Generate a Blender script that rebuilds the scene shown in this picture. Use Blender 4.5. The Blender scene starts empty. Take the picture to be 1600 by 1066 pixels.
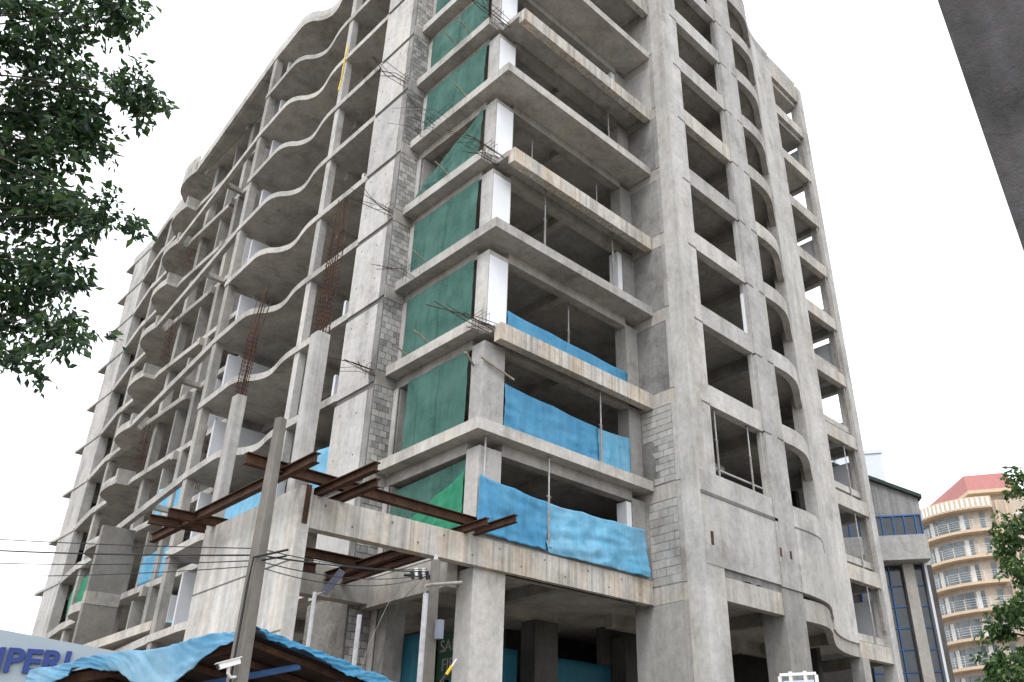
import bpy, math, random
from mathutils import Vector, Matrix, noise
random.seed(11)
sc = bpy.context.scene
COL = sc.collection

# ------------------------------------------------------------------ camera
CAM = Vector((-13.23, -16.309, 1.7))
RX = Vector((0.6822776, -0.73088879, -0.01728769))      # image right
RY = Vector((0.32724656, 0.32645591, -0.88675601))      # image down
RZ = Vector((0.65376369, 0.59935643, 0.46191439))       # forward
cd = bpy.data.cameras.new('camera'); cam = bpy.data.objects.new('camera', cd); COL.objects.link(cam)
m = Matrix((RX, -RY, -RZ)).transposed().to_4x4(); m.translation = CAM
cam.matrix_world = m
cd.sensor_width = 36.0; cd.lens = 1323 / 1600 * 36
cd.shift_x = (800 - 929) / 1600; cd.shift_y = (575 - 533) / 1600
cd.clip_start = 0.05; cd.clip_end = 3000
sc.camera = cam

# ------------------------------------------------------------------ sky and sun (bright overcast)
SUN_EL, SUN_AZ = math.radians(52), math.radians(205)     # azimuth: direction towards the sun, ccw from +x
w = bpy.data.worlds.new('World'); sc.world = w; w.use_nodes = True
nt = w.node_tree; nt.nodes.clear()
sky = nt.nodes.new('ShaderNodeTexSky'); sky.sky_type = 'NISHITA'; sky.sun_disc = False
sky.sun_elevation = SUN_EL; sky.sun_rotation = math.pi / 2 - SUN_AZ
sky.dust_density = 6.0; sky.air_density = 1.0; sky.altitude = 30
hs = nt.nodes.new('ShaderNodeHueSaturation'); hs.inputs['Saturation'].default_value = 0.12
mixc = nt.nodes.new('ShaderNodeMixRGB'); mixc.inputs['Fac'].default_value = 0.75
mixc.inputs['Color2'].default_value = (14.0, 14.5, 15.2, 1)      # even cloud layer
bg = nt.nodes.new('ShaderNodeBackground'); bg.inputs['Strength'].default_value = 0.1
wo = nt.nodes.new('ShaderNodeOutputWorld')
nt.links.new(sky.outputs[0], hs.inputs['Color']); nt.links.new(hs.outputs[0], mixc.inputs['Color1'])
nt.links.new(mixc.outputs[0], bg.inputs['Color']); nt.links.new(bg.outputs[0], wo.inputs[0])
sd = bpy.data.lights.new('sun', 'SUN'); sd.energy = 0.9; sd.angle = math.radians(20); sd.color = (1, .98, .955)
so = bpy.data.objects.new('sun', sd); COL.objects.link(so)
tosun = Vector((math.cos(SUN_EL) * math.cos(SUN_AZ), math.cos(SUN_EL) * math.sin(SUN_AZ), math.sin(SUN_EL)))
so.rotation_euler = tosun.to_track_quat('Z', 'Y').to_euler()
sc.view_settings.view_transform = 'Standard'; sc.view_settings.look = 'None'
sc.view_settings.gamma = 1; sc.view_settings.exposure = 0.68; sc.view_settings.use_curve_mapping = False
sc.render.engine = 'CYCLES'
sc.cycles.max_bounces = 6; sc.cycles.diffuse_bounces = 3; sc.cycles.use_denoising = True
sc.cycles.caustics_reflective = False; sc.cycles.caustics_refractive = False

# ------------------------------------------------------------------ materials
def new_mat(name):
    mt = bpy.data.materials.new(name); mt.use_nodes = True
    n = mt.node_tree.nodes; l = mt.node_tree.links
    return mt, n, l, n['Principled BSDF']

def noise_tex(n, l, vec, scale, detail=5, rough=.6):
    t = n.new('ShaderNodeTexNoise'); t.inputs['Scale'].default_value = scale
    t.inputs['Detail'].default_value = detail; t.inputs['Roughness'].default_value = rough
    l.new(vec, t.inputs['Vector']); return t.outputs['Fac']

def ramp(n, l, fac, pts):
    r = n.new('ShaderNodeValToRGB'); e = r.color_ramp.elements
    while len(e) > 1: e.remove(e[-1])
    e[0].position = pts[0][0]; e[0].color = (*pts[0][1], 1)
    for p, c in pts[1:]:
        x = e.new(p); x.color = (*c, 1)
    l.new(fac, r.inputs['Fac']); return r.outputs['Color']

def mix(n, l, a, b, fac, mode='MIX'):
    x = n.new('ShaderNodeMixRGB'); x.blend_type = mode
    for s, v in (('Color1', a), ('Color2', b), ('Fac', fac)):
        if isinstance(v, (int, float)): x.inputs[s].default_value = v
        elif isinstance(v, tuple): x.inputs[s].default_value = (*v, 1)
        else: l.new(v, x.inputs[s])
    return x.outputs[0]

def mapped(n, l, scale):
    tc = n.new('ShaderNodeNewGeometry'); mp = n.new('ShaderNodeMapping')
    mp.inputs['Scale'].default_value = scale; l.new(tc.outputs['Position'], mp.inputs['Vector'])
    return mp.outputs['Vector']

def g(v): return (v, v, v)
def concrete(name, col, var=.35, streak=.35, pits=.5, boards=0., warm=0., bump=.25, rough=.9, bdist=.03, tone=.16, island=0., grime=.55):
    mt, n, l, b = new_mat(name)
    v = mapped(n, l, (1, 1, 1))
    c = ramp(n, l, noise_tex(n, l, v, .55, 7, .65), [(.3, tuple(x * (1 - var) for x in col)), (.5, col), (.72, tuple(min(.8, x * (1 + var * .55)) for x in col))])
    f = noise_tex(n, l, v, 5.5, 6, .7)
    c = mix(n, l, c, ramp(n, l, f, [(.3, g(.78)), (.6, g(1.05))]), .8, 'MULTIPLY')
    s = noise_tex(n, l, mapped(n, l, (1.1, 1.1, .12)), 1.5, 6, .68)
    c = mix(n, l, c, ramp(n, l, s, [(.34, (.5, .48, .45)), (.58, g(1.0))]), streak, 'MULTIPLY')
    if warm:
        wv = noise_tex(n, l, mapped(n, l, (1.6, 1.6, .35)), 1.1, 3, .5)
        c = mix(n, l, c, mix(n, l, c, (1.25, .98, .66), 1.0, 'MULTIPLY'), ramp(n, l, wv, [(.48, g(0)), (.68, g(warm))]))
    if boards:
        bw = noise_tex(n, l, mapped(n, l, (7.5, 7.5, .05)), 1.0, 2, .8)
        c = mix(n, l, c, ramp(n, l, bw, [(.38, g(.68)), (.5, g(1)), (.64, g(1.16))]), boards, 'MULTIPLY')
    if pits:
        p = noise_tex(n, l, v, 3.1, 8, .8)
        c = mix(n, l, c, ramp(n, l, p, [(.31, g(.3)), (.36, g(1))]), pits, 'MULTIPLY')
    oi = n.new('ShaderNodeObjectInfo')
    c = mix(n, l, c, ramp(n, l, oi.outputs['Random'], [(0, g(1 - tone)), (.5, g(1)), (1, (1 + tone * .7, 1 + tone * .62, 1 + tone * .5))]), 1.0, 'MULTIPLY')
    if island:
        gi = n.new('ShaderNodeNewGeometry')
        c = mix(n, l, c, ramp(n, l, gi.outputs['Random Per Island'], [(0, g(1 - island)), (.5, g(1)), (1, g(1 + island * .6))]), 1.0, 'MULTIPLY')
    gr_ = noise_tex(n, l, mapped(n, l, (.8, .8, .5)), 1.3, 9, .72)     # blotchy grime with hard edges
    c = mix(n, l, c, ramp(n, l, gr_, [(.36, (.52, .5, .47)), (.43, (.86, .85, .83)), (.52, g(1))]), grime, 'MULTIPLY')
    l.new(c, b.inputs['Base Color']); b.inputs['Roughness'].default_value = rough
    b.inputs['Specular IOR Level'].default_value = .2
    bn = n.new('ShaderNodeBump'); bn.inputs['Strength'].default_value = bump; bn.inputs['Distance'].default_value = bdist
    l.new(noise_tex(n, l, v, 9, 8, .75), bn.inputs['Height']); l.new(bn.outputs[0], b.inputs['Normal'])
    return mt

def plain(name, col, var=.15, rough=.7, metal=0., scale=3., bump=0., spec=.3):
    mt, n, l, b = new_mat(name)
    v = mapped(n, l, (1, 1, 1))
    c = ramp(n, l, noise_tex(n, l, v, scale, 5, .65), [(.3, tuple(x * (1 - var) for x in col)), (.7, tuple(min(1, x * (1 + var)) for x in col))])
    l.new(c, b.inputs['Base Color']); b.inputs['Roughness'].default_value = rough
    b.inputs['Metallic'].default_value = metal; b.inputs['Specular IOR Level'].default_value = spec
    if bump:
        bn = n.new('ShaderNodeBump'); bn.inputs['Strength'].default_value = bump; bn.inputs['Distance'].default_value = .02
        l.new(noise_tex(n, l, v, scale * 6, 6, .7), bn.inputs['Height']); l.new(bn.outputs[0], b.inputs['Normal'])
    return mt

def rust(name, dark, light):
    mt, n, l, b = new_mat(name)
    v = mapped(n, l, (1, 1, 1))
    c = ramp(n, l, noise_tex(n, l, v, 2.2, 8, .75), [(.32, dark), (.55, light), (.75, tuple(x * 1.7 for x in light))])
    c = mix(n, l, c, ramp(n, l, noise_tex(n, l, v, 18, 5, .7), [(.35, g(.6)), (.65, g(1.2))]), .7, 'MULTIPLY')
    l.new(c, b.inputs['Base Color']); b.inputs['Roughness'].default_value = .85; b.inputs['Specular IOR Level'].default_value = .2
    bn = n.new('ShaderNodeBump'); bn.inputs['Strength'].default_value = .4; bn.inputs['Distance'].default_value = .01
    l.new(noise_tex(n, l, v, 30, 6, .7), bn.inputs['Height']); l.new(bn.outputs[0], b.inputs['Normal'])
    return mt

def cloth(name, col, fade, translucent=.15, rough=.55, see=0., crease=.55):
    mt, n, l, b = new_mat(name)
    v = mapped(n, l, (1, 1, 1))
    c = ramp(n, l, noise_tex(n, l, v, .9, 6, .7), [(.35, col), (.7, fade)])
    c = mix(n, l, c, ramp(n, l, noise_tex(n, l, mapped(n, l, (3, 3, .4)), 1.4, 4, .6), [(.3, g(.72)), (.6, g(1.06))]), .6, 'MULTIPLY')
    l.new(c, b.inputs['Base Color']); b.inputs['Roughness'].default_value = rough; b.inputs['Specular IOR Level'].default_value = .25
    bn = n.new('ShaderNodeBump'); bn.inputs['Strength'].default_value = crease; bn.inputs['Distance'].default_value = .07
    hs_ = []
    for sc_, st in ((1.6, (1, 1, 1.6)), (3.4, (1, 1, .8))):      # sharp creases: folded noise
        a1 = n.new('ShaderNodeMath'); a1.operation = 'SUBTRACT'; a1.inputs[1].default_value = .5
        a2 = n.new('ShaderNodeMath'); a2.operation = 'ABSOLUTE'
        l.new(noise_tex(n, l, mapped(n, l, st), sc_, 2, .45), a1.inputs[0]); l.new(a1.outputs[0], a2.inputs[0]); hs_.append(a2.outputs[0])
    ad = n.new('ShaderNodeMath'); ad.operation = 'ADD'; l.new(hs_[0], ad.inputs[0]); l.new(hs_[1], ad.inputs[1])
    l.new(ad.outputs[0], bn.inputs['Height']); l.new(bn.outputs[0], b.inputs['Normal'])
    tr = n.new('ShaderNodeBsdfTranslucent'); l.new(c, tr.inputs['Color'])
    mx = n.new('ShaderNodeMixShader'); mx.inputs[0].default_value = translucent
    l.new(b.outputs[0], mx.inputs[1]); l.new(tr.outputs[0], mx.inputs[2])
    if see:      # open weave of a net
        tp = n.new('ShaderNodeBsdfTransparent'); m2 = n.new('ShaderNodeMixShader'); m2.inputs[0].default_value = see
        l.new(mx.outputs[0], m2.inputs[1]); l.new(tp.outputs[0], m2.inputs[2]); mx = m2
    l.new(mx.outputs[0], n['Material Output'].inputs['Surface'])
    return mt

M = {}
M['conc'] = concrete('concrete_grey', (.37, .358, .34), streak=.45, warm=.18)
M['slab'] = concrete('concrete_slab', (.46, .445, .425), var=.34, streak=.3, boards=.25, warm=.12)
M['board'] = concrete('concrete_board_marked', (.5, .475, .44), var=.2, streak=.3, boards=.85, warm=.45, pits=.7)
M['beam'] = concrete('concrete_beam_face', (.48, .458, .425), var=.22, streak=.3, boards=.45, warm=.22, pits=.5)
M['panel'] = concrete('concrete_light_panel', (.49, .482, .475), var=.18, streak=.35, pits=.35, warm=.12)
M['pier'] = concrete('concrete_rendered_pier', (.485, .475, .462), var=.26, streak=.4, pits=.3, warm=.1)
M['plaster'] = concrete('cement_plaster', (.36, .35, .335), var=.25, streak=.4, pits=.5, bump=.4)
M['rough'] = concrete('rough_cement_render', (.25, .247, .24), var=.6, streak=.3, pits=.9, bump=.9)
M['dash'] = concrete('dashed_cement_render', (.3, .285, .26), var=.35, streak=.2, pits=1., bump=1., bdist=.16, grime=.9)
M['dark'] = concrete('concrete_inside_shade', (.09, .085, .08), var=.35, streak=.3)  # inside copy of the concrete, interior shade put into its colour
M['dimfloor'] = concrete('darkened_floor', (.27, .26, .24), var=.3, streak=0)  # floor tops darkened in colour to cut light bounced to the ceilings
M['brown'] = concrete('concrete_brown_wall', (.25, .235, .215), var=.2, streak=.2, pits=.7)
M['wallc'] = concrete('concrete_pale_wall', (.52, .51, .495), var=.22, streak=.6, boards=.35, pits=.45, warm=.15)
M['polec'] = concrete('pole_concrete', (.2, .187, .17), var=.3, streak=.5, pits=.7)
M['brick'] = concrete('cement_block', (.35, .345, .335), tone=.42, island=.35, var=.3, streak=.1, pits=.4, bump=.5)
M['brickp'] = concrete('pale_cement_block', (.42, .41, .39), tone=.16, var=.3, streak=.2, pits=.5, bump=.6)
M['mortar'] = concrete('mortar', (.17, .165, .155), var=.3, streak=.1)
M['mortarp'] = concrete('pale_mortar', (.3, .29, .275), var=.35, streak=.2)
M['white'] = plain('white_board', (.78, .8, .84), var=.04, scale=1.2)
M['whitep'] = plain('white_plaster', (.6, .62, .66), var=.08, scale=.8)
M['rust'] = rust('rusty_steel', (.024, .014, .01), (.075, .038, .024))
M['rebar'] = rust('rusty_rebar', (.04, .024, .02), (.085, .045, .032))
M['blue'] = cloth('blue_tarpaulin', (.055, .25, .45), (.11, .35, .55), .15)
M['bluep'] = cloth('pale_blue_tarpaulin', (.12, .41, .63), (.26, .52, .70), .18)
M['blues'] = cloth('weathered_blue_tarpaulin', (.09, .30, .50), (.3, .5, .64), .15)
M['teal'] = cloth('teal_sheet', (.025, .13, .19), (.03, .17, .24), .1)
M['green'] = cloth('green_net', (.055, .155, .13), (.115, .245, .21), .15, .8, see=.3, crease=.12)
M['greenb'] = cloth('bright_green_net', (.03, .25, .14), (.06, .33, .19), .2, .8, see=.06, crease=.2)
M['steelp'] = plain('galvanised_steel', (.42, .42, .43), var=.25, rough=.5, metal=.3, scale=6)
M['prop'] = plain('grey_prop_paint', (.28, .26, .24), var=.3, rough=.7, scale=8)
M['black'] = plain('black_rubber', (.02, .02, .022), var=.2, rough=.6)
M['whitem'] = plain('white_paint_metal', (.75, .75, .74), var=.06, rough=.4)
M['bluepaint'] = plain('blue_paint', (.04, .12, .3), var=.25, rough=.5)
M['yellow'] = plain('yellow_paint', (.7, .5, .03), var=.15, rough=.5)
M['wood'] = plain('weathered_timber', (.3, .26, .21), var=.35, rough=.85, scale=5, bump=.4)
M['darkroof'] = plain('dark_roof_sheet', (.035, .022, .018), var=.5, rough=.8, scale=2)

# ------------------------------------------------------------------ mesh helpers
class MB:
    def __init__(s): s.v = []; s.f = []; s.smooth = False
    def add(s, vs, fs):
        o = len(s.v); s.v += [tuple(p) for p in vs]; s.f += [tuple(i + o for i in q) for q in fs]; return s
    def box(s, x0, x1, y0, y1, z0, z1):
        return s.add([(x0, y0, z0), (x1, y0, z0), (x1, y1, z0), (x0, y1, z0), (x0, y0, z1), (x1, y0, z1), (x1, y1, z1), (x0, y1, z1)],
                     [(0, 3, 2, 1), (4, 5, 6, 7), (0, 1, 5, 4), (1, 2, 6, 5), (2, 3, 7, 6), (3, 0, 4, 7)])
    def prism(s, poly, z0, z1):
        a = sum(p[0] * q[1] - q[0] * p[1] for p, q in zip(poly, poly[1:] + poly[:1]))
        if a < 0: poly = poly[::-1]
        n = len(poly)
        zf = (lambda i, z: z[i] if isinstance(z, list) else z)
        vs = [(p[0], p[1], z0) for p in poly] + [(p[0], p[1], z1) for p in poly]
        return s.add(vs, [tuple(range(n - 1, -1, -1)), tuple(range(n, 2 * n))] + [(i, (i + 1) % n, (i + 1) % n + n, i + n) for i in range(n)])
    def strip(s, path, z0, z1, t0, t1):
        """wall along a plan path; t0/t1: offsets to the left of the path; z0, z1 lists or numbers"""
        n = len(path); z0 = z0 if isinstance(z0, list) else [z0] * n; z1 = z1 if isinstance(z1, list) else [z1] * n
        vs = []
        for i, p in enumerate(path):
            a = path[max(0, i - 1)]; b = path[min(n - 1, i + 1)]
            dx, dy = b[0] - a[0], b[1] - a[1]; L = math.hypot(dx, dy); nx, ny = -dy / L, dx / L
            vs += [(p[0] + nx * t0, p[1] + ny * t0, z0[i]), (p[0] + nx * t1, p[1] + ny * t1, z0[i]), (p[0] + nx * t1, p[1] + ny * t1, z1[i]), (p[0] + nx * t0, p[1] + ny * t0, z1[i])]
        fs = [(3, 2, 1, 0), tuple(4 * (n - 1) + k for k in range(4))]
        for i in range(n - 1):
            for k in range(4):
                fs.append((4 * i + k, 4 * i + (k + 1) % 4, 4 * i + 4 + (k + 1) % 4, 4 * i + 4 + k))
        return s.add(vs, fs)
    def tube(s, pts, r, n=6, r1=None):
        pts = [Vector(p) for p in pts]; vs = []; fs = []; m = len(pts)
        for i, p in enumerate(pts):
            d = (pts[min(m - 1, i + 1)] - pts[max(0, i - 1)]).normalized()
            a = d.cross(Vector((0, 0, 1)));  a = a if a.length > .05 else d.cross(Vector((1, 0, 0))); a.normalize(); b = d.cross(a)
            rr = r if r1 is None else r + (r1 - r) * i / (m - 1)
            vs += [p + a * rr * math.cos(2 * math.pi * k / n) + b * rr * math.sin(2 * math.pi * k / n) for k in range(n)]
        for i in range(m - 1):
            for k in range(n): fs.append((i * n + k, i * n + (k + 1) % n, (i + 1) * n + (k + 1) % n, (i + 1) * n + k))
        fs += [tuple(range(n - 1, -1, -1)), tuple((m - 1) * n + k for k in range(n))]
        return s.add(vs, fs)
    def bar(s, p0, p1, wd, ht):
        """rectangular bar between two points, wd across, ht up"""
        p0, p1 = Vector(p0), Vector(p1); d = (p1 - p0).normalized()
        a = d.cross(Vector((0, 0, 1))); a = a if a.length > .05 else Vector((1, 0, 0)); a.normalize(); b = a.cross(d).normalized()
        vs = [p + a * i * wd / 2 + b * j * ht / 2 for p in (p0, p1) for i, j in ((-1, -1), (1, -1), (1, 1), (-1, 1))]
        return s.add(vs, [(0, 1, 2, 3), (7, 6, 5, 4), (0, 4, 5, 1), (1, 5, 6, 2), (2, 6, 7, 3), (3, 7, 4, 0)])
    def ibeam(s, p0, p1, h=.3, wd=.16, t=.02):
        p0, p1 = Vector(p0), Vector(p1); d = (p1 - p0).normalized(); a = d.cross(Vector((0, 0, 1))).normalized(); b = a.cross(d)
        pr = [(-wd / 2, 0), (wd / 2, 0), (wd / 2, t), (t / 2, t), (t / 2, h - t), (wd / 2, h - t), (wd / 2, h), (-wd / 2, h), (-wd / 2, h - t), (-t / 2, h - t), (-t / 2, t), (-wd / 2, t)]
        vs = [p + a * u + b * q for p in (p0, p1) for u, q in pr]; n = 12
        return s.add(vs, [tuple(range(n)), tuple(range(2 * n - 1, n - 1, -1))] + [(i, i + n, (i + 1) % n + n, (i + 1) % n) for i in range(n)])
    def mesh(s, name):
        me = bpy.data.meshes.new(name); me.from_pydata(s.v, [], s.f); me.update()
        if s.smooth:
            for p in me.polygons: p.use_smooth = True
        return me
    def build(s, name, mat, parent=None):
        me = s.mesh(name); me.materials.append(mat)
        return obj(name, me, parent)

def obj(name, me, parent=None):
    o = bpy.data.objects.new(name, me); COL.objects.link(o)
    if parent is not None: o.parent = parent
    return o
def empty(name, loc=(0, 0, 0)):
    o = bpy.data.objects.new(name, None); COL.objects.link(o); o.location = loc; o.empty_display_size = .2
    return o
def tag(o, label, cat, group=None, kind=None):
    o['label'] = label
    if cat: o['category'] = cat
    if group: o['group'] = group
    if kind: o['kind'] = kind
    return o
def B(x0, x1, y0, y1, z0, z1): return MB().box(x0, x1, y0, y1, z0, z1)

def smooth_path(pts, sub=6):
    out = []; n = len(pts)
    for i in range(n - 1):
        p0 = pts[max(0, i - 1)]; p1 = pts[i]; p2 = pts[i + 1]; p3 = pts[min(n - 1, i + 2)]
        for k in range(sub):
            t = k / sub
            out.append(tuple(.5 * (2 * p1[j] + (p2[j] - p0[j]) * t + (2 * p0[j] - 5 * p1[j] + 4 * p2[j] - p3[j]) * t * t + (3 * p1[j] - p0[j] - 3 * p2[j] + p3[j]) * t ** 3) for j in range(len(p1))))
    out.append(tuple(pts[-1])); return out

# ------------------------------------------------------------------ ground
gm = MB(); gm.add([(-900, -900, 0), (900, -900, 0), (900, 900, 0), (-900, 900, 0)], [(0, 1, 2, 3)])
go = gm.build('ground', concrete('dusty_ground', (.2, .18, .155), var=.3, streak=0)); go['kind'] = 'structure'

# ------------------------------------------------------------------ the unfinished tower
T = empty('unfinished_tower')
tag(T, 'tall unfinished grey concrete tower with open floors and wavy slab edges', 'building')
BB = [7.05, 10.2, 13.38, 16.5, 19.6, 22.6, 25.65, 28.55, 31.4, 34.1, 36.8]          # undersides of the beams
SS = [b + .35 for b in BB]                                                            # undersides of the slabs
TT = [s + .28 for s in SS]                                                            # floor levels
OO = [.12, .4, .55, .75, .87, 1.03, 1.16, 1.3, 1.4, 1.5, 1.6]                         # reach of the balcony edge
ZR = [6.69, 9.73, 12.85, 16.0, 19.2, 22.3, 25.4, 28.55, 31.6, 34.7, 37.4]
TOP = 38.3
wave = smooth_path([(-.5, 6.5), (-.5, 8.5), (-.5, 10.6), (-.44, 11.5), (-.28, 12.4), (-.27, 13.0), (-.46, 13.55), (-.76, 13.95), (-.92, 14.5), (-.9, 15.4), (-.85, 16.4), (-.8, 17.75)], 5)
curve = smooth_path([(12.3, -2.09), (13.1, -2.11), (13.9, -2.04), (14.6, -1.82), (15.4, -1.42), (16.4, -.98), (17.5, -.76), (18.63, -.7)], 5)
for k in range(11):
    z0 = SS[k]; z1 = TT[k] + random.uniform(-.01, .01)
    poly = [(0, 0), (6.83, 0), (6.83, -1.9), (12.3, -1.9)] + [(x - .02, y + .2) for x, y in curve[1:-1]] + [(18.63, -.5), (21.6, -.5), (21.6, 7.5), (7.6, 7.5), (7.6, 44.2), (2.2, 44.2), (2.2, 42.2), (1.75, 39.4), (1.2, 35.5), (1.1, 33), (.75, 28.5), (.7, 17.8)]
    poly += wave[::-1] + [(-.45, 6.45), (-.45, 4.4), (0, 4.4)]
    fs = MB().prism(poly, z0, z1).build('floor_slab', M['slab'], T); fs.data.materials.append(M['dimfloor']); fs.data.polygons[1].material_index = 1
    # corner balcony
    o = OO[k]
    if k % 2:
        bal = [(-.4, -o), (6.79, -o), (6.79, -.003), (-.003, -.003), (-.003, 4.27), (-.4, 4.27)]
        MB().prism(bal, z0 - .004, z0 + .33).build('balcony_slab', M['slab'], T)
    else:
        B(-.4, -.003, .12, 4.27, z0 - .004, z0 + .33).build('balcony_slab', M['slab'], T)
        if k == 0:
            B(-4.615, 6.79, -.16, .12, BB[0], BB[0] + .72).build('fascia_beam', M['board'], T)
            B(-.4, 6.79, -.13, .1, BB[0] + .722, BB[0] + .9).build('fascia_kerb', M['plaster'], T)
        else:
            B(.12, 6.79, -o, -o + .28, BB[k] - .02, BB[k] + .52).build('fascia_beam', M['board'], T)
            B(.12, 6.79, -o + .285, -.004, z0 - .003, z0 + .2).build('balcony_slab', M['slab'], T)
    # downstand beams of the corner bay
    B(.8, 6.2, .012, .33, BB[k], z0 + .05).build('edge_beam', M['conc'], T)
    B(.012, .32, .56, 4.3, BB[k] + .004, z0 + .05).build('edge_beam', M['conc'], T)
    B(3.3, 3.6, .34, 7.0, BB[k] + .02, z0 + .05).build('ceiling_beam', M['conc'], T)
    B(.34, 3.29, 3.9, 4.2, BB[k] + .01, z0 + .05).build('ceiling_beam', M['conc'], T)
    B(3.61, 6.8, 3.9, 4.2, BB[k] + .01, z0 + .05).build('ceiling_beam', M['conc'], T)
    # ceiling beams of the left wing
    B(1.9, 2.2, 6.5, 28, z0 - .4, z0 + .05).build('ceiling_beam', M['conc'], T)
    for yy in (10.3, 17.4, 23.0):
        B(.5, 1.89, yy, yy + .3, z0 - .36, z0 + .05).build('ceiling_beam', M['conc'], T)
        B(2.21, 7.3, yy, yy + .3, z0 - .36, z0 + .05).build('ceiling_beam', M['conc'], T)
    # right wing
    B(8.0, 20, 2.6, 2.9, z0 - .45, z0 + .05).build('ceiling_beam', M['conc'], T)
    for xx, y0 in ((11.6, -1.6), (16.8, -.3)):
        B(xx, xx + .3, y0, 2.59, z0 - .4, z0 + .05).build('ceiling_beam', M['conc'], T)

# corner column (below: a stout one)
B(0, 1.05, 0.006, .62, 0, BB[0] - .002).build('column', M['pier'], T)
for k in range(0, 10):
    B(.004, .78, .004, .54, TT[k] + .02, BB[k + 1] + .1).build('column', M['panel'], T)
    if k in (2, 3, 4, 5, 6, 8):
        B(.05, .74, -.02, .003, TT[k] + .04, BB[k + 1] - .08).build('white_cladding', M['white'], T)
# column in the right corner of the recess
for k in range(0, 10):
    B(6.2, 6.815, .02, .5, TT[k] + .02, BB[k + 1] + .1).build('column', M['plaster'], T)
for k in (0, 3, 6):
    B(5.95, 6.18, .05, .45, TT[k] + .03, BB[k + 1] - .05).build('white_cladding', M['white'], T)
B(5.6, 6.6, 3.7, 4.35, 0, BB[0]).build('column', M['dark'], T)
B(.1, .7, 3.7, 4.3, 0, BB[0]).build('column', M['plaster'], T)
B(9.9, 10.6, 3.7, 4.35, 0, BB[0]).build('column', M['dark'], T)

# ---- block pier left of the green nets
B(-.7, .55, 4.33, 6.45, 0, TOP).build('pier_core', M['mortar'], T)
brick_me = {}
def brick(parent, x0, x1, y0, y1, z0, z1, mt='brick'):
    """one block; alike sizes share a mesh"""
    key = (round(x1 - x0, 2), round(y1 - y0, 2), round(z1 - z0, 2), mt)
    if key not in brick_me:
        a, b_, c = key[:3]
        q = MB().box(-a / 2, a / 2, -b_ / 2, b_ / 2, -c / 2, c / 2)
        me = q.mesh('brick'); me.materials.append(M[mt]); brick_me[key] = me
    o = obj('brick', brick_me[key], parent); o.location = ((x0 + x1) / 2, (y0 + y1) / 2, (z0 + z1) / 2)
    o.rotation_euler = (random.uniform(-.006, .006), random.uniform(-.006, .006), random.uniform(-.006, .006))
    return o
def brick_rows(z0, z1, xs0, xs1, n_across, h):
    rows = max(1, int((z1 - z0) / h)); h = (z1 - z0) / rows; wd = (xs1 - xs0) / n_across
    for r in range(rows):
        edges = [xs0] + ([xs0 + wd * (i + 1) for i in range(n_across - 1)] if r % 2 == 0 else [xs0 + wd * (i + .5) for i in range(n_across)]) + [xs1]
        for a, b_ in zip(edges, edges[1:]):
            yield a + .009, b_ - .009, z0 + r * h + .009, z0 + (r + 1) * h - .009
for k in range(-1, 10):
    lo = 0.3 if k < 0 else BB[k] + .5
    hi = BB[k + 1] - .03
    B(-.715, .0, 4.285, 4.335, BB[k + 1] - .02, BB[k + 1] + .48).build('concrete_band', M['conc'], T)
    bw = B(-.69, .0, 4.318, 4.336, lo, hi).build('block_wall', M['mortar'], T)
    if k < 3:
        for a, b_, c, d in brick_rows(max(lo, 3.6), hi, -.7, -.01, 3, .2):
            j = random.uniform(-.006, .006)
            brick(bw, a, b_, 4.29 + j, 4.318, c, d)
    else:
        q = MB()
        for a, b_, c, d in brick_rows(lo, hi, -.7, -.01, 3, .19):
            q.box(a, b_, 4.29 + random.uniform(-.006, .006), 4.318, c, d)
        so_ = q.build('brick_courses', M['brick'], bw); so_['kind'] = 'stuff'
    # pale panel on the street side of the pier, joint between storeys
    if k >= 0:
        MB().box(-.75, -.701, 4.62, 6.46, lo - .42, hi - .1).build('wall_panel', M['panel'], T)
        B(-.735, -.702, 4.335, 4.6, lo - .4, hi - .1).build('raw_edge_strip', M['rough'], T)
    else:
        B(-.75, -.701, 4.335, 6.46, 0, 7.0).build('wall_panel', M['dash'], T)
    B(-.04, .0, 4.04, 4.26, lo - .2, hi).build('door_jamb', M['panel'], T)
    B(.05, .6, 4.0, 4.3, lo - .2, hi).build('jamb_wall', M['plaster'], T)

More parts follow.
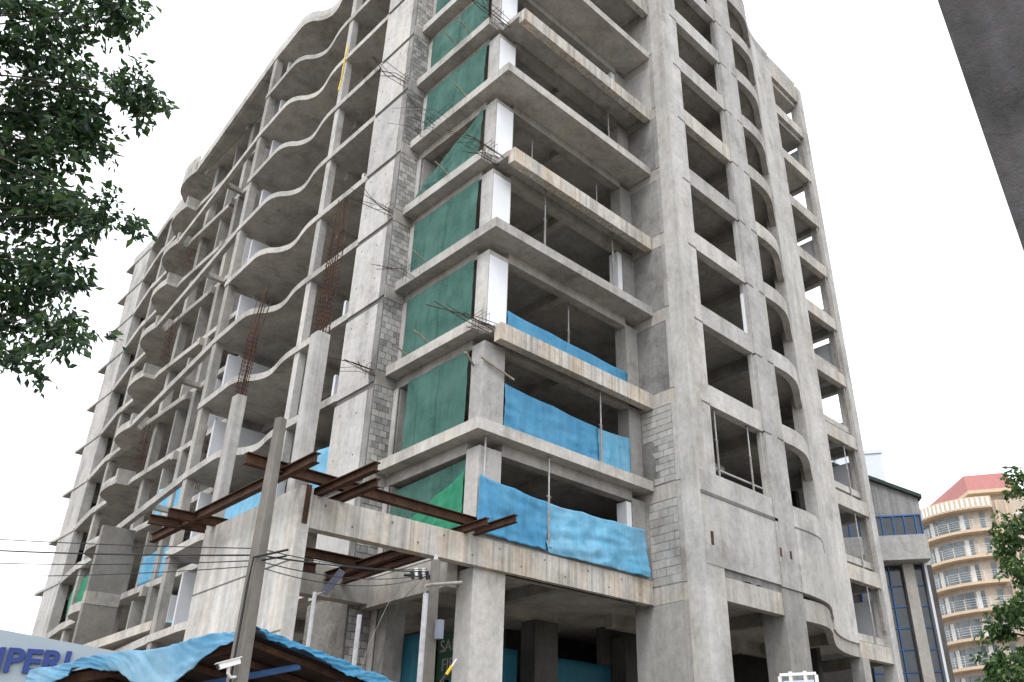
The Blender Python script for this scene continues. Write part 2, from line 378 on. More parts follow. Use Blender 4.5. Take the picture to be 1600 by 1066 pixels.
# ---- left wing: slim columns, partitions, ledges
for (x0, x1, y0, y1, mt) in ((-.44, -.16, 10.15, 10.5, 'panel'), (-.76, -.42, 17.35, 17.72, 'conc'), (.72, 1.1, 22.6, 23.0, 'conc'), (1.0, 1.4, 27.6, 28.0, 'conc'), (1.3, 1.6, 34.9, 35.25, 'conc')):
    for k in range(10):
        B(x0, x1, y0, y1, TT[k] - .02, SS[k + 1] + .02).build('column', M[mt], T)
    B(x0, x1, y0, y1, 0, SS[0] + .02).build('column', M[mt], T)
for k in range(10):
    a, c = TT[k] - .01, SS[k + 1]
    h = .8 if k < 7 else .9
    B(-.3, 1.9, 16.9, 17.05, a, a + (c - a) * h).build('partition_wall', M['whitep'], T)
    if k not in (1, 4):
        B(.75, 3.6, 20.4, 20.55, a, a + (c - a) * (.95 if k % 2 else .75)).build('partition_wall', M['plaster' if k % 3 else 'whitep'], T)
    B(.9, 4, 25.0, 25.15, a, a + (c - a) * .93).build('partition_wall', M['plaster'], T)
    if k in (2, 3, 5, 8): B(.3, .9, 8.6, 8.75, a, a + 1.6).build('partition_wall', M['whitep'], T)
    B(2.6, 3.0, 12.6, 13.0, a, c).build('column', M['conc'], T)
    B(2.6, 3.0, 8.0, 8.4, a, c).build('column', M['conc'], T)
    # pergola ledge beams in front of the recess on every second floor
    if k % 2 == 0:
        MB().strip([(-.78, 17.75), (.24, 29.15)], SS[k] - .02, SS[k] + .3, 0, -.22).build('ledge_beam', M['slab'], T)
        B(-.32, .72, 22.2, 22.45, SS[k] + .01, SS[k] + .24).build('ledge_beam', M['slab'], T)
MB().strip([(-.78, 17.75), (.24, 29.15)], SS[10] - .02, SS[10] + .6, 0, -.22).build('ledge_beam', M['slab'], T)
MB().prism([(.69, 17.8), (-.76, 17.8), (.25, 29.15), (.69, 29.15)], SS[10] + .02, TT[10] - .02).build('roof_slab', M['slab'], T)
# curved balconies
bay = smooth_path([(.22, 29.2), (.15, 30.2), (.22, 31.2), (.45, 31.9), (.85, 32.4), (1.3, 33.0)], 4)
for k in range(0, 11):
    cb = MB().prism([(1.4, 29.2)] + bay + [(1.4, 33.0)], SS[k] - .03, SS[k] + .2).build('curved_balcony', M['slab'], T)
    B(.2, 1.05, 29.2, 29.45, SS[k] + .202, SS[k] + .78).build('parapet_block', M['conc'], cb)
    MB().strip(bay, SS[k] + .203, SS[k] + (.42 if k < 10 else 1.3), 0, -.12).build('balcony_kerb', M['slab'], cb)
    # floor edges beyond and fins on the far end
    MB().strip([(1.25, 33.0), (1.15, 35.2), (1.65, 39.3)], SS[k] - .05, SS[k] + .33, .0, -.2).build('edge_beam', M['slab'], T)
    B(1.62, 2.4, 39.42, 43.7, SS[k] + .0, SS[k] + .16).build('end_fin', M['slab'], T)
B(1.68, 2.2, 39.4, 42.1, 0, 37.6).build('end_wall', M['pier'], T)
B(-1.0, .4, 25.2, 25.5, 0, 13.5).build('cross_wall', M['brown'], T)
B(-1.01, .41, 25.18, 25.51, 10.0, 10.55).build('concrete_band', M['conc'], T)
B(-.72, 1.0, 17.9, 25.1, 7.9, 8.25).build('edge_beam', M['beam'], T)
# roof kerbs
MB().strip(wave, TT[10] + .003, TT[10] + .42, 0, -.2).build('roof_kerb', M['panel'], T)
B(-.74, 6.6, 4.34, 6.44, TOP + .003, TOP + .3).build('roof_kerb', M['panel'], T)
MB().strip([(1.1, 33.2), (1.7, 39.4), (1.75, 43)], TT[10] + .004, TT[10] + .7, 0, -.25).build('roof_kerb', M['panel'], T)

# inner walls added to block the sky and keep the floors dark
B(7.2, 7.5, 7.2, 44, 0, 37).build('sky_block_wall', M['dark'], T)
B(7.2, 17.5, 6.9, 7.19, 0, 37).build('sky_block_wall', M['dark'], T)
B(2.2, 7.19, 43.6, 43.9, 0, 37).build('sky_block_wall', M['dark'], T)
B(18.3, 18.6, 1.0, 7.19, 0, 37.3).build('sky_block_wall', M['dark'], T)
B(5.2, 5.5, 9, 30, 0, 37).build('sky_block_wall', M['dark'], T)
B(9.5, 17.5, 4.4, 4.7, 0, 37).build('sky_block_wall', M['dark'], T)

# ---- right facade
B(6.8, 7.86, -2.06, -1.46, 0, 40).build('pier', M['pier'], T)
sidemats = ['plaster', 'rough', 'rough', 'rough', 'rough', 'rough', 'panel', 'plaster', 'panel', 'panel']
for k in range(-1, 10):
    lo = 0 if k < 0 else BB[k] + .5
    hi = BB[k + 1] - .02
    sw = B(6.825, 7.2, -1.458, .6, lo, hi).build('side_wall', M['plaster' if k < 0 else 'mortarp' if k in (0, 1) else sidemats[k]], T)
    B(6.815, 7.2, -1.457, .6, hi + .004, hi + .5).build('concrete_band', M['beam' if k < 4 else 'conc'], T)
    B(6.8, 6.824, -1.455, -1.28, lo + .003, hi).build('side_column', M['panel' if k in (1, 2) else 'plaster'], T)
    if k in (0, 1):
        for a, b_, c, d in brick_rows(lo + .03, hi - .02, -1.27, .0 if k else -.12, 3, .21 if k else .24):
            if k == 1 and (a < -.9 and random.random() < .12 or (b_ > -.42 and c < lo + 1.5)): continue
            brick(sw, 6.806 + random.uniform(-.003, .006) + (.006 if k == 0 else 0), 6.84, a, b_, c, d, 'brickp')
        if k == 1:
            MB().prism([(6.803, -.5), (6.824, -.5), (6.824, .0), (6.803, .0)], lo + .02, lo + 1.5).build('render_patch', M['rough'], sw)
        else:
            B(6.806, 6.824, -.1, .1, lo + .02, hi).build('render_patch', M['plaster'], sw)
# front of the right facade
B(7.862, 11.04, -2.03, -1.74, BB[0], BB[0] + .7).build('lintel', M['beam'], T)
rb = MB(); rb.strip([(7.0 + .25 * i, -2.0 + random.uniform(-.03, .03)) for i in range(22)], [BB[0] + .72 + random.uniform(-.06, .05) for _ in range(22)], BB[0] + 1.0, 0, .3)
rb.build('broken_render_edge', M['rough'], T)
B(7.0, 11.04, -2.075, -1.8, BB[0] + .95, 10.93).build('facade_wall', M['pier'], T)
B(6.95, 11.25, -2.095, -2.0, 10.14, 10.25).build('drip_groove_shade', M['mortar'], T)  # raised dark strip painted as the shade of a recessed joint
B(11.06, 12.34, -2.095, -1.82, BB[0] + .9, 40).build('pier', M['pier'], T)
B(11.06, 12.34, -2.05, -1.2, 0, BB[0] + .88).build('pier', M['plaster'], T)
for x0, z0, w_, h_ in ((7.28, 8.6, .14, .42), (11.12, 8.95, .12, .3), (11.75, 8.97, .12, .28)):
    B(x0, x0 + w_, -2.1 if x0 > 11 else -2.08, -2.0, z0, z0 + h_).build('wall_pocket', M['rust'], T)
for k in range(2, 11):
    B(7.862, 11.05, -2.04, -1.74, BB[k], BB[k] + (.75 if k < 10 else 1.6)).build('spandrel', M['pier' if k not in (6,) else 'beam'], T)
    for a, b_ in ((7.4, 7.86), (11.06, 11.5), (11.9, 12.3)):
        B(a, b_, -2.102 if a > 10 else -2.067, -2.0, BB[k] - .035, BB[k] + .035).build('drip_groove_shade', M['mortar'], T)  # groove shade painted as short raised dark strips
# window jamb returns
for k in range(1, 10):
    B(10.93, 11.055, -1.98, -1.83, BB[k] + .76, BB[k + 1] - .01).build('window_jamb', M['brick' if k in (1, 5, 8) else 'pier'], T)
nC = len(curve); iP = next(i for i, p in enumerate(curve) if p[0] > 15.85)
def zc(k, i, lo=0): 
    t = min(1, max(0, (curve[i][0] - 13.2) / 5)); t = t * t * (3 - 2 * t)
    return BB[k] + (ZR[k] - BB[k]) * t
for k in range(0, 11):
    z0 = [zc(k, i) for i in range(nC)]
    hgt = .72 if k == 0 else .7 if k < 10 else 1.7
    z1 = [z + hgt for z in z0]
    MB().strip(curve, z0, z1, .02 if k else .06, .3).build('curved_beam', M['beam' if k in (0, 6) else 'pier'], T)
MB().strip(curve[:iP + 1], [BB[0] + .9 + (ZR[0] - BB[0]) * i / nC for i in range(iP + 1)], [10.93] * (iP + 1), -.03, .25).build('curved_wall', M['pier'], T)
MB().strip(curve[:iP + 1], 10.13, 10.19, -.04, .0).build('drip_groove_shade', M['mortar'], T)  # dark strip on the curve, painted groove shade
p3 = curve[iP:]
MB().strip(p3, [zc(0, i + iP) + .5 for i in range(len(p3))], 38.2, -.02, .45).build('curved_pier', M['pier'], T)
B(18.64, 19.2, -.72, -.2, 0, ZR[0]).build('column', M['pier'], T)
for k in range(0, 11):
    B(18.64, 21.44, -.7, -.4, ZR[k], ZR[k] + (.62 if k < 10 else 1.5)).build('spandrel', M['beam'], T)
    B(21.62, 21.92, -.15, 7.4, ZR[k] + .05, ZR[k] + .5).build('spandrel', M['conc'], T)
    if k < 10:
        full = k in (0, 2, 4, 6, 8); zt = ZR[k] + .52; h = (ZR[k + 1] - zt)
        B(21.66, 21.88, -.12, 3.4, zt, zt + h * (.86 if full else .42)).build('end_wall', M['whitep'], T)
B(21.45, 21.95, -.76, -.2, 0, 38.6).build('end_column', M['pier'], T)
B(21.6, 21.93, 3.45, 3.9, 0, 38).build('end_column', M['plaster'], T)
for x, yy in ((21.3, -.62), (21.36, -.5)):
    MB().tube([(x, yy, 8), (x, yy, 34)], .04, 8).build('drain_pipe', M['prop'], T)

for k in range(1, 8):
    MB().tube([(7.9, .1, BB[k + 1] - .75), (11.4, .1, BB[k + 1] - .78)], .17, 10).build('duct', M['steelp'], T)
B(10.88, 10.925, -1.95, -1.84, BB[3] + .8, BB[4] - .5).build('white_cladding', M['white'], T)
for k in range(10):
    for yy, zz in ((5.0, .5), (6.1, .6), (5.1, 1.9), (6.05, 2.1)):
        B(-.753, -.74, yy, yy + .05, BB[k] + .5 + zz, BB[k] + .56 + zz).build('tie_hole_shade', M['mortar'], T)  # raised dark square painted as the shade inside a hole
for i in range(14):
    xx = -4.2 + .8 * i + random.uniform(-.2, .2)
    B(xx, xx + .05, -.164, -.15, BB[0] + (.2 if i % 2 else .52), BB[0] + (.25 if i % 2 else .57)).build('tie_hole_shade', M['mortar'], T)  # hole shade painted the same way on the beam face
# ---- forecourt frame joined to the tower
B(-4.9, -4.62, -.2, 4.32, 0, 7.9).build('forecourt_wall', M['wallc'], T)
B(-4.895, -4.57, .16, .5, 7.9, 11.85).build('forecourt_column', M['wallc'], T)
B(-4.895, -4.64, 4.0, 4.315, 7.9, 11.5).build('forecourt_column', M['wallc'], T)
for z in (6.3, 4.9):
    B(-4.908, -4.7, -.19, 4.31, z, z + .03).build('casting_joint', M['mortar'], T)
B(-4.3, -.42, 3.9, 4.3, 6.7, 7.5).build('fascia_beam', M['conc'], T)
B(-.42, -.1, .5, 4.25, 6.6, 7.36).build('edge_beam', M['conc'], T)
B(-4.8, -4.68, -.215, -.201, 7.1, 7.95).build('steel_plate', M['rust'], T)

def rebar_cage(cx, cy, z0, z1, wx, wy, lean=0.0, n=5, ties=.16, tiemax=None):
    q = MB()
    for i in range(n):
        for (u, v) in ((-1 + 2 * i / (n - 1), -1), (-1 + 2 * i / (n - 1), 1)):
            x, y = cx + u * wx / 2, cy + v * wy / 2; dz = random.uniform(-.5, .1)
            j = [random.uniform(-.05, .05) for _ in range(4)]
            q.tube([(x, y, z0 - .05), (x + lean * .4 + j[0] * .4, y + j[1] * .4, (z0 + z1) / 2), (x + lean + j[2] * 2, y + j[3] * 2, z1 + dz)], .014, 4)
    z = z0 + .1
    while z < (tiemax or z1 - .8):
        a, b_ = wx / 2 + .02, wy / 2 + .02; t = (z - z0) / (z1 - z0) * lean * .8
        pts = [(cx - a + t, cy - b_, z), (cx + a + t, cy - b_, z), (cx + a + t, cy + b_, z + .01), (cx - a + t, cy + b_, z), (cx - a + t, cy - b_, z)]
        q.tube(pts, .008, 4); z += ties
    return q.build('rebar_cage', M['rebar'], T)
rebar_cage(-4.73, .33, 11.8, 15.9, .24, .26, .1, 4, .13, 14.4)
rebar_cage(-4.77, 4.15, 11.45, 15.2, .18, .22, .12, 4, .13, 13.5)
rebar_cage(.3, 18.6, TT[4], 22.8, .3, 1.0, 0, 5, .8)
rebar_cage(.3, 18.6, TT[2], 16.8, .3, 1.0, 0, 5, .8)
rebar_cage(.4, 27.0, TT[5], 25.8, .3, .5, 0, 4, .4); rebar_cage(.4, 27.0, TT[3], 19.5, .3, .5, 0, 4, .4)
rebar_cage(.4, 27.0, TT[7], 31, .3, .5, 0, 4, .4)
def rebar_out(x, y, z, n, length, dy=.4):
    q = MB()
    for i in range(n):
        yy = y + random.uniform(-dy, dy) * .5; zz = z + random.uniform(-.18, .18); L = length * random.choice((.35, .6, .8, 1, 1.15))
        q.tube([(x + .3, yy, zz), (x - L * .5, yy + random.uniform(-.08, .08), zz + random.uniform(-.06, .06)), (x - L, yy + random.uniform(-.45, .45), zz + random.choice((-.5, -.25, -.1, 0, .1, .35)) * random.random())], random.choice((.009, .012, .015)), 4)
    for i in range(max(2, n // 3)):
        xx = x - .1 - .12 * i
        q.tube([(xx, y - dy * .5, z - .2), (xx, y - dy * .5, z + .25), (xx, y + dy * .4, z + .25), (xx, y + dy * .4, z - .2)], .008, 4)
    return q.build('rebar_stub', M['rebar'], T)
for k in (2, 4, 6): rebar_out(-.1, -.15, SS[k] + .12, 9, 1.6, .5)
for k in (2, 4, 6): rebar_out(-.7, 4.45, SS[k] + .05, 7, 1.5, .3)
for k in (5, 3): rebar_out(-.4, 3.2, SS[k] + .15, 3, 1.2, .8)
rebar_out(-.35, 2.4, SS[5] + .1, 4, 1.5, 1.2)

# ------------------------------------------------------------------ steel canopy frame
SF = empty('steel_canopy_frame', (-4.5, 0, 7.9)); tag(SF, 'frame of dark rusty steel beams lying over the forecourt wall', 'steel frame')
def steel(p0, p1, h=.28, wd=.2):
    q = MB().ibeam(p0, p1, h, wd); q.v = [(a + 4.5, b_, c - 7.9) for a, b_, c in q.v]; q.build('steel_beam', M['rust'], SF)
steel((-6.2, -.16, 8.05), (.25, .02, 8.05), .24, .17)
steel((-5.35, -1.5, 7.93), (-5.35, 6.4, 7.93), .22, .15)
steel((-6.1, 4.75, 7.92), (-4.4, 4.55, 7.92), .21, .15)
steel((-6.0, 3.9, 7.9), (-4.2, 3.8, 7.9), .21, .15)
steel((-4.45, -2.3, 7.78), (-4.45, .75, 7.78), .19, .14)
steel((-3.9, -1.5, 7.78), (-3.9, .6, 7.78), .19, .14)
steel((-.12, -1.65, 7.79), (-.12, .75, 7.79), .19, .14)
steel((-.45, -1.0, 7.79), (-.45, .8, 7.79), .19, .14)
steel((-4.2, .62, 7.75), (-.5, .72, 7.75), .19, .14)
steel((-4.25, 2.45, 7.2), (-1.3, 2.45, 7.2), .22, .15)
steel((-4.25, 3.5, 7.15), (-2.3, 3.5, 7.15), .22, .15)
steel((-1.25, .14, 7.1), (-1.25, 3.88, 7.1), .2, .14)
steel((-1.75, .14, 7.1), (-1.75, 3.88, 7.1), .22, .16)

# ------------------------------------------------------------------ tarpaulins and nets
def sheet(name, bl, br, tr, tl, mat, label, cat, nrm, amp=.05, sag=.03, nu=70, nv=26, seed=0, fold=2.2, group=None, billow=0., flare=0., seam=False):
    bl, br, tr, tl, nrm = map(Vector, (bl, br, tr, tl, nrm)); q = MB(); q.smooth = True; vs = []
    for j in range(nv + 1):
        for i in range(nu + 1):
            u, v = i / nu, j / nv
            p = (bl * (1 - u) + br * u) * (1 - v) + (tl * (1 - u) + tr * u) * v
            p.z -= sag * v * abs(math.sin(u * math.pi * max(1, round((br - bl).length / 1.6)))) * .8
            L = (br - bl).length
            d = amp * (noise.noise((u * L * fold + seed * 7, v * .9, seed)) + .5 * noise.noise((u * L * fold * 2.3 + v * 2, v * 2.5, seed + 5)) + .5 * noise.noise((u * L * .9 + v * 2, v * 5.5 - u * L * .5, seed + 9)) + .45 * (.5 - abs(noise.noise((u * L * 1.3 - v * 1.5, v * 3.5 + u * L * .6, seed + 3)))))
            if seam: d -= .12 * math.exp(-((u - .47 - .05 * noise.noise((v * 3, seed, 0))) / .012) ** 2) + .1 * math.exp(-((u - .8) / .01) ** 2) * (v < .55)
            d += billow * math.sin(math.pi * v) * math.sin(math.pi * u) + flare * (1 - v) ** 2
            d *= 1 - .85 * v ** 4
            vs.append(p + nrm * d)
    q.v = vs
    q.f = [(j * (nu + 1) + i, j * (nu + 1) + i + 1, (j + 1) * (nu + 1) + i + 1, (j + 1) * (nu + 1) + i) for j in range(nv) for i in range(nu)]
    o = q.build(name, mat)
    md = o.modifiers.new('thickness', 'SOLIDIFY'); md.thickness = .006
    return tag(o, label, cat, group)
N = (0, -1, 0); W = (-1, 0, 0)
sheet('blue_tarpaulin', (-.12, -.22, 7.86), (2.3, -.22, 7.84), (2.3, -.2, 9.22), (-.1, -.2, 9.4), M['blue'], 'darker blue tarpaulin on lowest balcony, beside the corner column', 'tarpaulin', N, .09, .05, seed=1, group='blue tarpaulins along the balconies')
sheet('blue_tarpaulin', (2.3, -.24, 7.8), (6.62, -.26, 7.82), (6.5, -.2, 9.3), (2.3, -.21, 9.2), M['bluep'], 'long bright blue tarpaulin on lowest balcony, right of the prop', 'tarpaulin', N, .12, .05, nu=110, nv=34, seed=2, fold=1.1, group='blue tarpaulins along the balconies')
sheet('blue_tarpaulin', (.82, .0, 11.0), (4.66, .0, 11.0), (4.66, .0, 12.22), (.8, .0, 12.4), M['blue'], 'wide blue tarpaulin on second balcony from the bottom, left of the prop', 'tarpaulin', N, .07, .05, nu=40, seed=3, group='blue tarpaulins along the balconies')
sheet('blue_tarpaulin', (4.67, .01, 11.0), (6.19, .01, 11.0), (6.19, .01, 12.3), (4.67, .01, 12.2), M['bluep'], 'short faded blue tarpaulin on second balcony from the bottom, beside the block wall', 'tarpaulin', N, .05, .03, nu=18, seed=4, group='blue tarpaulins along the balconies')
sheet('blue_tarpaulin', (.82, .0, 14.2), (6.19, .0, 14.2), (6.19, .0, 14.68), (.8, .0, 14.8), M['blue'], 'low strip of blue tarpaulin on the third balcony from the bottom', 'tarpaulin', N, .04, .04, nu=40, nv=6, seed=5, group='blue tarpaulins along the balconies')
for (y0, y1, z0, z1, x, lab, s) in ((6.6, 10.0, 10.9, 12.5, -.12, 'blue tarpaulin inside the left wing behind the rusty steel beams', 6),
        (10.6, 15.8, 10.9, 12.5, .0, 'long blue tarpaulin in the left wing under the lowest wavy slab', 7),
        (20.7, 24.8, 14.0, 15.5, .85, 'blue strip in the left wing recess, upper of two beside the slim column', 8),
        (20.7, 24.8, 10.9, 12.3, .85, 'blue sheet in the left wing recess, level with the brown cross wall', 9),
        (18.2, 22.3, 7.95, 8.9, .95, 'lowest blue sheet in the left wing recess above the street sign', 10)):
    sheet('blue_tarpaulin', (x, y0, z0), (x, y1, z0), (x, y1, z1), (x, y0, z1), M['bluep'], lab, 'tarpaulin', W, .05, .1, nu=22, nv=8, seed=s, group='blue sheets in the left wing')
names = ['second', 'third', 'fourth', 'fifth', 'sixth', 'seventh', 'eighth', 'ninth']
for k in range(1, 9):
    zl, zh = TT[k] + .0, BB[k + 1] + .02
    yl = 3.45 if k in (1,) else 3.95
    if k == 4:
        sheet('green_net', (-.12, .6, zl), (-.25, 3.9, zl - .1), (.0, 3.6, zh - 1.2), (-.05, .6, zh), M['green'], 'loose green net slipping down to the left, fifth storey from the bottom', 'safety net', W, .16, .12, seed=20 + k, group='green nets beside the corner column')
        continue
    sheet('green_net', (-.1, .58, zl), (-.1, yl, zl), (-.07, yl, zh - .03), (-.07, .58, zh - .03), M['green'], 'green safety net beside the corner column on the %s storey from the bottom' % names[k - 1], 'safety net', W, .06, .03, nu=90, nv=16, seam=True, seed=20 + k, group='green nets beside the corner column', billow=.12 if k > 4 else .05)
sheet('green_net', (.08, .6, 8.0), (.08, 4.0, 8.0), (.1, 4.0, 10.0), (.1, .6, 10.1), M['green'], 'dark green net at the back of the lowest storey beside the corner column', 'safety net', W, .05, 0, seed=31, group='green nets beside the corner column')
sheet('green_net', (-.05, .57, 8.0), (-.05, 3.9, 8.0), (-.03, 2.9, 8.9), (-.03, .57, 9.7), M['greenb'], 'bright green net sagging across the lowest storey beside the corner column', 'safety net', W, .08, .08, seed=30, group='green nets beside the corner column')
sheet('green_net', (1.5, 34.0, 11), (1.5, 36.0, 11), (1.5, 36.0, 13), (1.5, 34.0, 13.3), M['greenb'], 'small green net in the far left opening beyond the brown wall', 'safety net', W, .08, .1, nu=10, seed=33)
sheet('teal_sheet', (.75, 3.0, 0), (.75, 6.4, 0), (.75, 6.4, 6.1), (.75, 3.0, 5.95), M['teal'], 'dark teal sheet screening the ground floor left of the stout column', 'hoarding sheet', W, .03, .02, seed=41, group='teal sheets on the ground floor')
sheet('teal_sheet', (2.9, 4.45, 0), (5.55, 4.45, 0), (5.55, 4.45, 6.2), (2.9, 4.45, 6.3), M['teal'], 'dark teal sheet on the ground floor between stout column and middle column', 'hoarding sheet', N, .03, .02, seed=42, group='teal sheets on the ground floor')
sheet('teal_sheet', (6.65, 4.36, 0), (9.85, 4.36, 0), (9.85, 4.36, 6.1), (6.65, 4.36, 6.15), M['teal'], 'dark teal sheet on the ground floor left of the big corner pier', 'hoarding sheet', N, .03, .02, seed=43, group='teal sheets on the ground floor')

# ------------------------------------------------------------------ steel props
def prop(x, y, z0, z1, label, group='steel props on the floors'):
    o = empty('steel_prop', (x, y, z0)); tag(o, label, 'prop', group); h = z1 - z0
    MB().tube([(0, 0, .01), (0, 0, h * .55)], .035, 8).build('outer_tube', M['prop'], o)
    MB().tube([(0, 0, h * .54), (0, 0, h - .01)], .024, 8).build('inner_tube', M['steelp'], o)
    B(-.07, .07, -.07, .07, 0, .012).build('base_plate', M['prop'], o)
    B(-.07, .07, -.07, .07, h - .012, h).build('head_plate', M['prop'], o)
    MB().tube([(-.09, 0, h * .55), (.09, 0, h * .55)], .012, 6).build('pin', M['steelp'], o)
prop(2.38, -.19, BB[0] + .9, SS[1], 'prop between the two blue tarpaulins of the lowest balcony')
prop(.12, -.1, BB[0] + .9, SS[1], 'slim prop in front of the corner column on the lowest balcony')
prop(4.67, -.12, SS[1] + .33, BB[2], 'prop between the tarpaulins on the second balcony')
prop(3.88, .5, TT[2], SS[3], 'prop behind the blue strip on the third balcony')
prop(2.1, -.2, SS[3] + .33, SS[4], 'left prop on the fourth balcony, under the orange-stained beam')
prop(5.4, -.2, SS[3] + .33, SS[4], 'right prop on the fourth balcony, under the orange-stained beam')
prop(2.1, .5, TT[4], SS[5], 'left prop on the fifth balcony behind the orange-stained beam')
prop(5.4, .5, TT[4], SS[5], 'right prop on the fifth balcony behind the orange-stained beam')
prop(5.4, -.2, SS[5] + .33, SS[6], 'prop on the sixth balcony from the bottom')
prop(8.3, -1.9, 10.94, BB[2], 'left prop in the lowest window of the rendered facade', 'props in the right facade')
prop(10.25, -1.9, 10.94, BB[2], 'right prop in the lowest window of the rendered facade', 'props in the right facade')
gr = MB().tube([(7.87, -1.82, 11.3), (11.05, -1.82, 11.3)], .035, 8).build('guard_rail_pipe', M['steelp']); tag(gr, 'horizontal pipe across the lowest window of the rendered facade', 'pipe')
for i, k in enumerate((0, 1, 2)):
    prop(20.4, -.55, ZR[k] + .62, ZR[k + 1], ('lowest', 'middle', 'topmost')[i] + ' of three props in the open end bay at right', 'props in the right facade')
prop(.12, 3.1, TT[3] + .0, BB[4], 'pale prop beside the net of the fourth storey')
for (a, b_, lab) in (((-.75, -.12, 12.75), (.06, .5, 12.86), 'short timber stick tied to the left face of the corner column'), ((-.15, -.06, 12.86), (1.05, -.1, 12.55), 'timber stick tied across the right face of the corner column')):
    q = MB().bar(a, b_, .05, .05).build('timber_stick', M['wood']); tag(q, lab, 'stick')
for (y, k, lab) in ((3.3, 2, 'left of two sticks poking out under the net of the third storey'), (2.2, 2, 'right of two sticks poking out under the net of the third storey'),
        (2.7, 3, 'single stick poking out under the net of the fourth storey'), (1.9, 4, 'single stick poking out under the loose slipping green net'),
        (1.2, 5, 'single stick poking out under the net of the sixth storey'), (2.0, 6, 'left of two sticks poking out under the net of the seventh storey'), (1.2, 6, 'right of two sticks poking out under the net of the seventh storey')):
    q = MB().bar((-.05, y, SS[k] + .3), (-.95, y - .1, SS[k] + .52), .035, .04).build('timber_stick', M['wood'])
    tag(q, lab, 'stick', 'sticks poking out below the green nets')

# ------------------------------------------------------------------ concrete pole, wires, camera
PX, PY = -9.01, -7.39
P1 = empty('utility_pole', (PX, PY, .425)); P1.scale = (.75,) * 3; tag(P1, 'square tapered concrete utility pole in front of the pale wall', 'utility pole')
ang = math.radians(20)
q = MB(); a0, a1 = .135, .062
for z, a in ((-.58, a0), (7.25, a1)):
    for i, j in ((-1, -1), (1, -1), (1, 1), (-1, 1)):
        q.v.append(((i * math.cos(ang) - j * math.sin(ang)) * a, (i * math.sin(ang) + j * math.cos(ang)) * a, z))
q.f = [(3, 2, 1, 0), (4, 5, 6, 7), (0, 1, 5, 4), (1, 2, 6, 5), (2, 3, 7, 6), (3, 0, 4, 7)]
q.build('shaft', M['polec'], P1)
MB().tube([(-.15, -.1, 2.0), (-.13, -.1, 4.6), (-.11, -.1, 5.0), (.3, -.3, 5.15)], .018, 8).build('conduit', M['black'], P1)
MB().tube([(.02, -.1, 4.98), (.3, -.28, 5.06)], .014, 6).build('cable_arm', M['black'], P1)
cc = empty('security_camera', (PX, PY, 2.98)); cc.scale = (.44,) * 3; tag(cc, 'white bullet security camera on a bent arm on the concrete pole', 'security camera')
MB().tube([(-.12, -.15, -.06), (-.3, -.28, -.1), (-.4, -.32, -.02), (-.42, -.34, .12)], .035, 10).build('arm', M['whitem'], cc)
MB().bar((-.62, -.3, .1), (-.2, -.38, .26), .15, .13).build('housing', M['whitem'], cc)
MB().bar((-.7, -.285, .16), (-.18, -.385, .345), .19, .02).build('hood', M['whitem'], cc)
MB().tube([(-.64, -.296, .09), (-.66, -.292, .082)], .05, 12).build('lens', M['black'], cc)

P2 = empty('service_pole', (-4.3, -4.25, 0)); tag(P2, 'slim weathered pole with insulators in front of the stout column', 'utility pole')
MB().tube([(0, 0, 0), (.02, 0, 3), (0, 0, 5.62)], .12, 12, .08).build('shaft', M['polec'], P2)
MB().tube([(0, 0, 5.6), (0, 0, 5.72)], .05, 10, .03).build('cap', M['steelp'], P2)
B(-.0, .1, -.22, -.1, 4.27, 4.58).build('meter_box', plain('meter_grey', (.2, .22, .27), .1), P2)
for i in range(5):
    MB().tube([(-.1 - .05 * i, .05 + .04 * i, 5.28 + .05 * (i % 2)), (-.13 - .05 * i, .06 + .04 * i, 5.42 + .05 * (i % 2))], .035, 8).build('insulator', M['whitem' if i % 2 else 'black'], P2)
MB().tube([(0, .1, 5.36), (-.4, .35, 5.36)], .025, 6).build('cross_arm', M['black'], P2)
P3 = empty('galvanised_post', (-4.64, -4.5, 0)); tag(P3, 'shiny galvanised pipe post with a short arm next to the slim pole', 'post')
MB().tube([(0, 0, 0), (0, 0, 4.95)], .045, 12).build('pipe', M['steelp'], P3)
MB().tube([(.0, .03, 4.9), (.0, .03, 5.08), (.06, -.04, 5.1), (.5, -.32, 5.16)], .03, 8).build('arm', M['prop'], P3)
wires = MB()
def wire(a, b_, sag, r=.013):
    a, b_ = Vector(a), Vector(b_); pts = []
    for i in range(25):
        t = i / 24; p = a.lerp(b_, t); p.z -= sag * 4 * t * (1 - t); pts.append(p)
    return MB().tube(pts, r, 5)
p2t = (-4.4, -4.15, 5.42); far = (-17.5, 7.0, 7.6)
for i, (dz, sag, r) in enumerate(((0, .25, .016), (.1, .2, .01), (-.08, .35, .01), (-.16, .45, .009))):
    o = wire((PX + .03, PY + .08, 4.25 + dz * .75), (-14.0, 8.5, 7.35 + dz * 2.0), sag, r * .65).build('overhead_wire', M['black'])
    tag(o, ('second wire from the top', 'topmost wire', 'third wire from the top', 'lowest wire')[i] + ' of four running left from the concrete pole', 'wire', 'wires left of the concrete pole')
    o = wire((PX + .03, PY + .08, 4.25 + dz * .75), (p2t[0], p2t[1], p2t[2] + dz * .5), .04 + .05 * i, r * .65).build('overhead_wire', M['black'])
    tag(o, ('second wire from the top', 'topmost wire', 'third wire from the top', 'lowest wire')[i] + ' of four between the concrete pole and slim pole', 'wire', 'wires between the poles')
for i, (dx, dy) in enumerate(((-.55, .3), (-.75, .45))):
    o = MB().tube([(-4.4, -4.2, 5.4), (-4.4 + dx * .6, -4.2 + dy, 4.9), (-4.4 + dx, -4.2 + dy, 4.2), (-4.5 + dx * 1.2, -4.2 + dy, 3.2), (-4.6 + dx * 1.4, -4.2 + dy, 0)], .004, 5).build('drop_wire', M['prop' if i else 'black'])
    tag(o, ('black' if i == 0 else 'pale') + ' loose wire hanging down beside the galvanised post', 'wire')
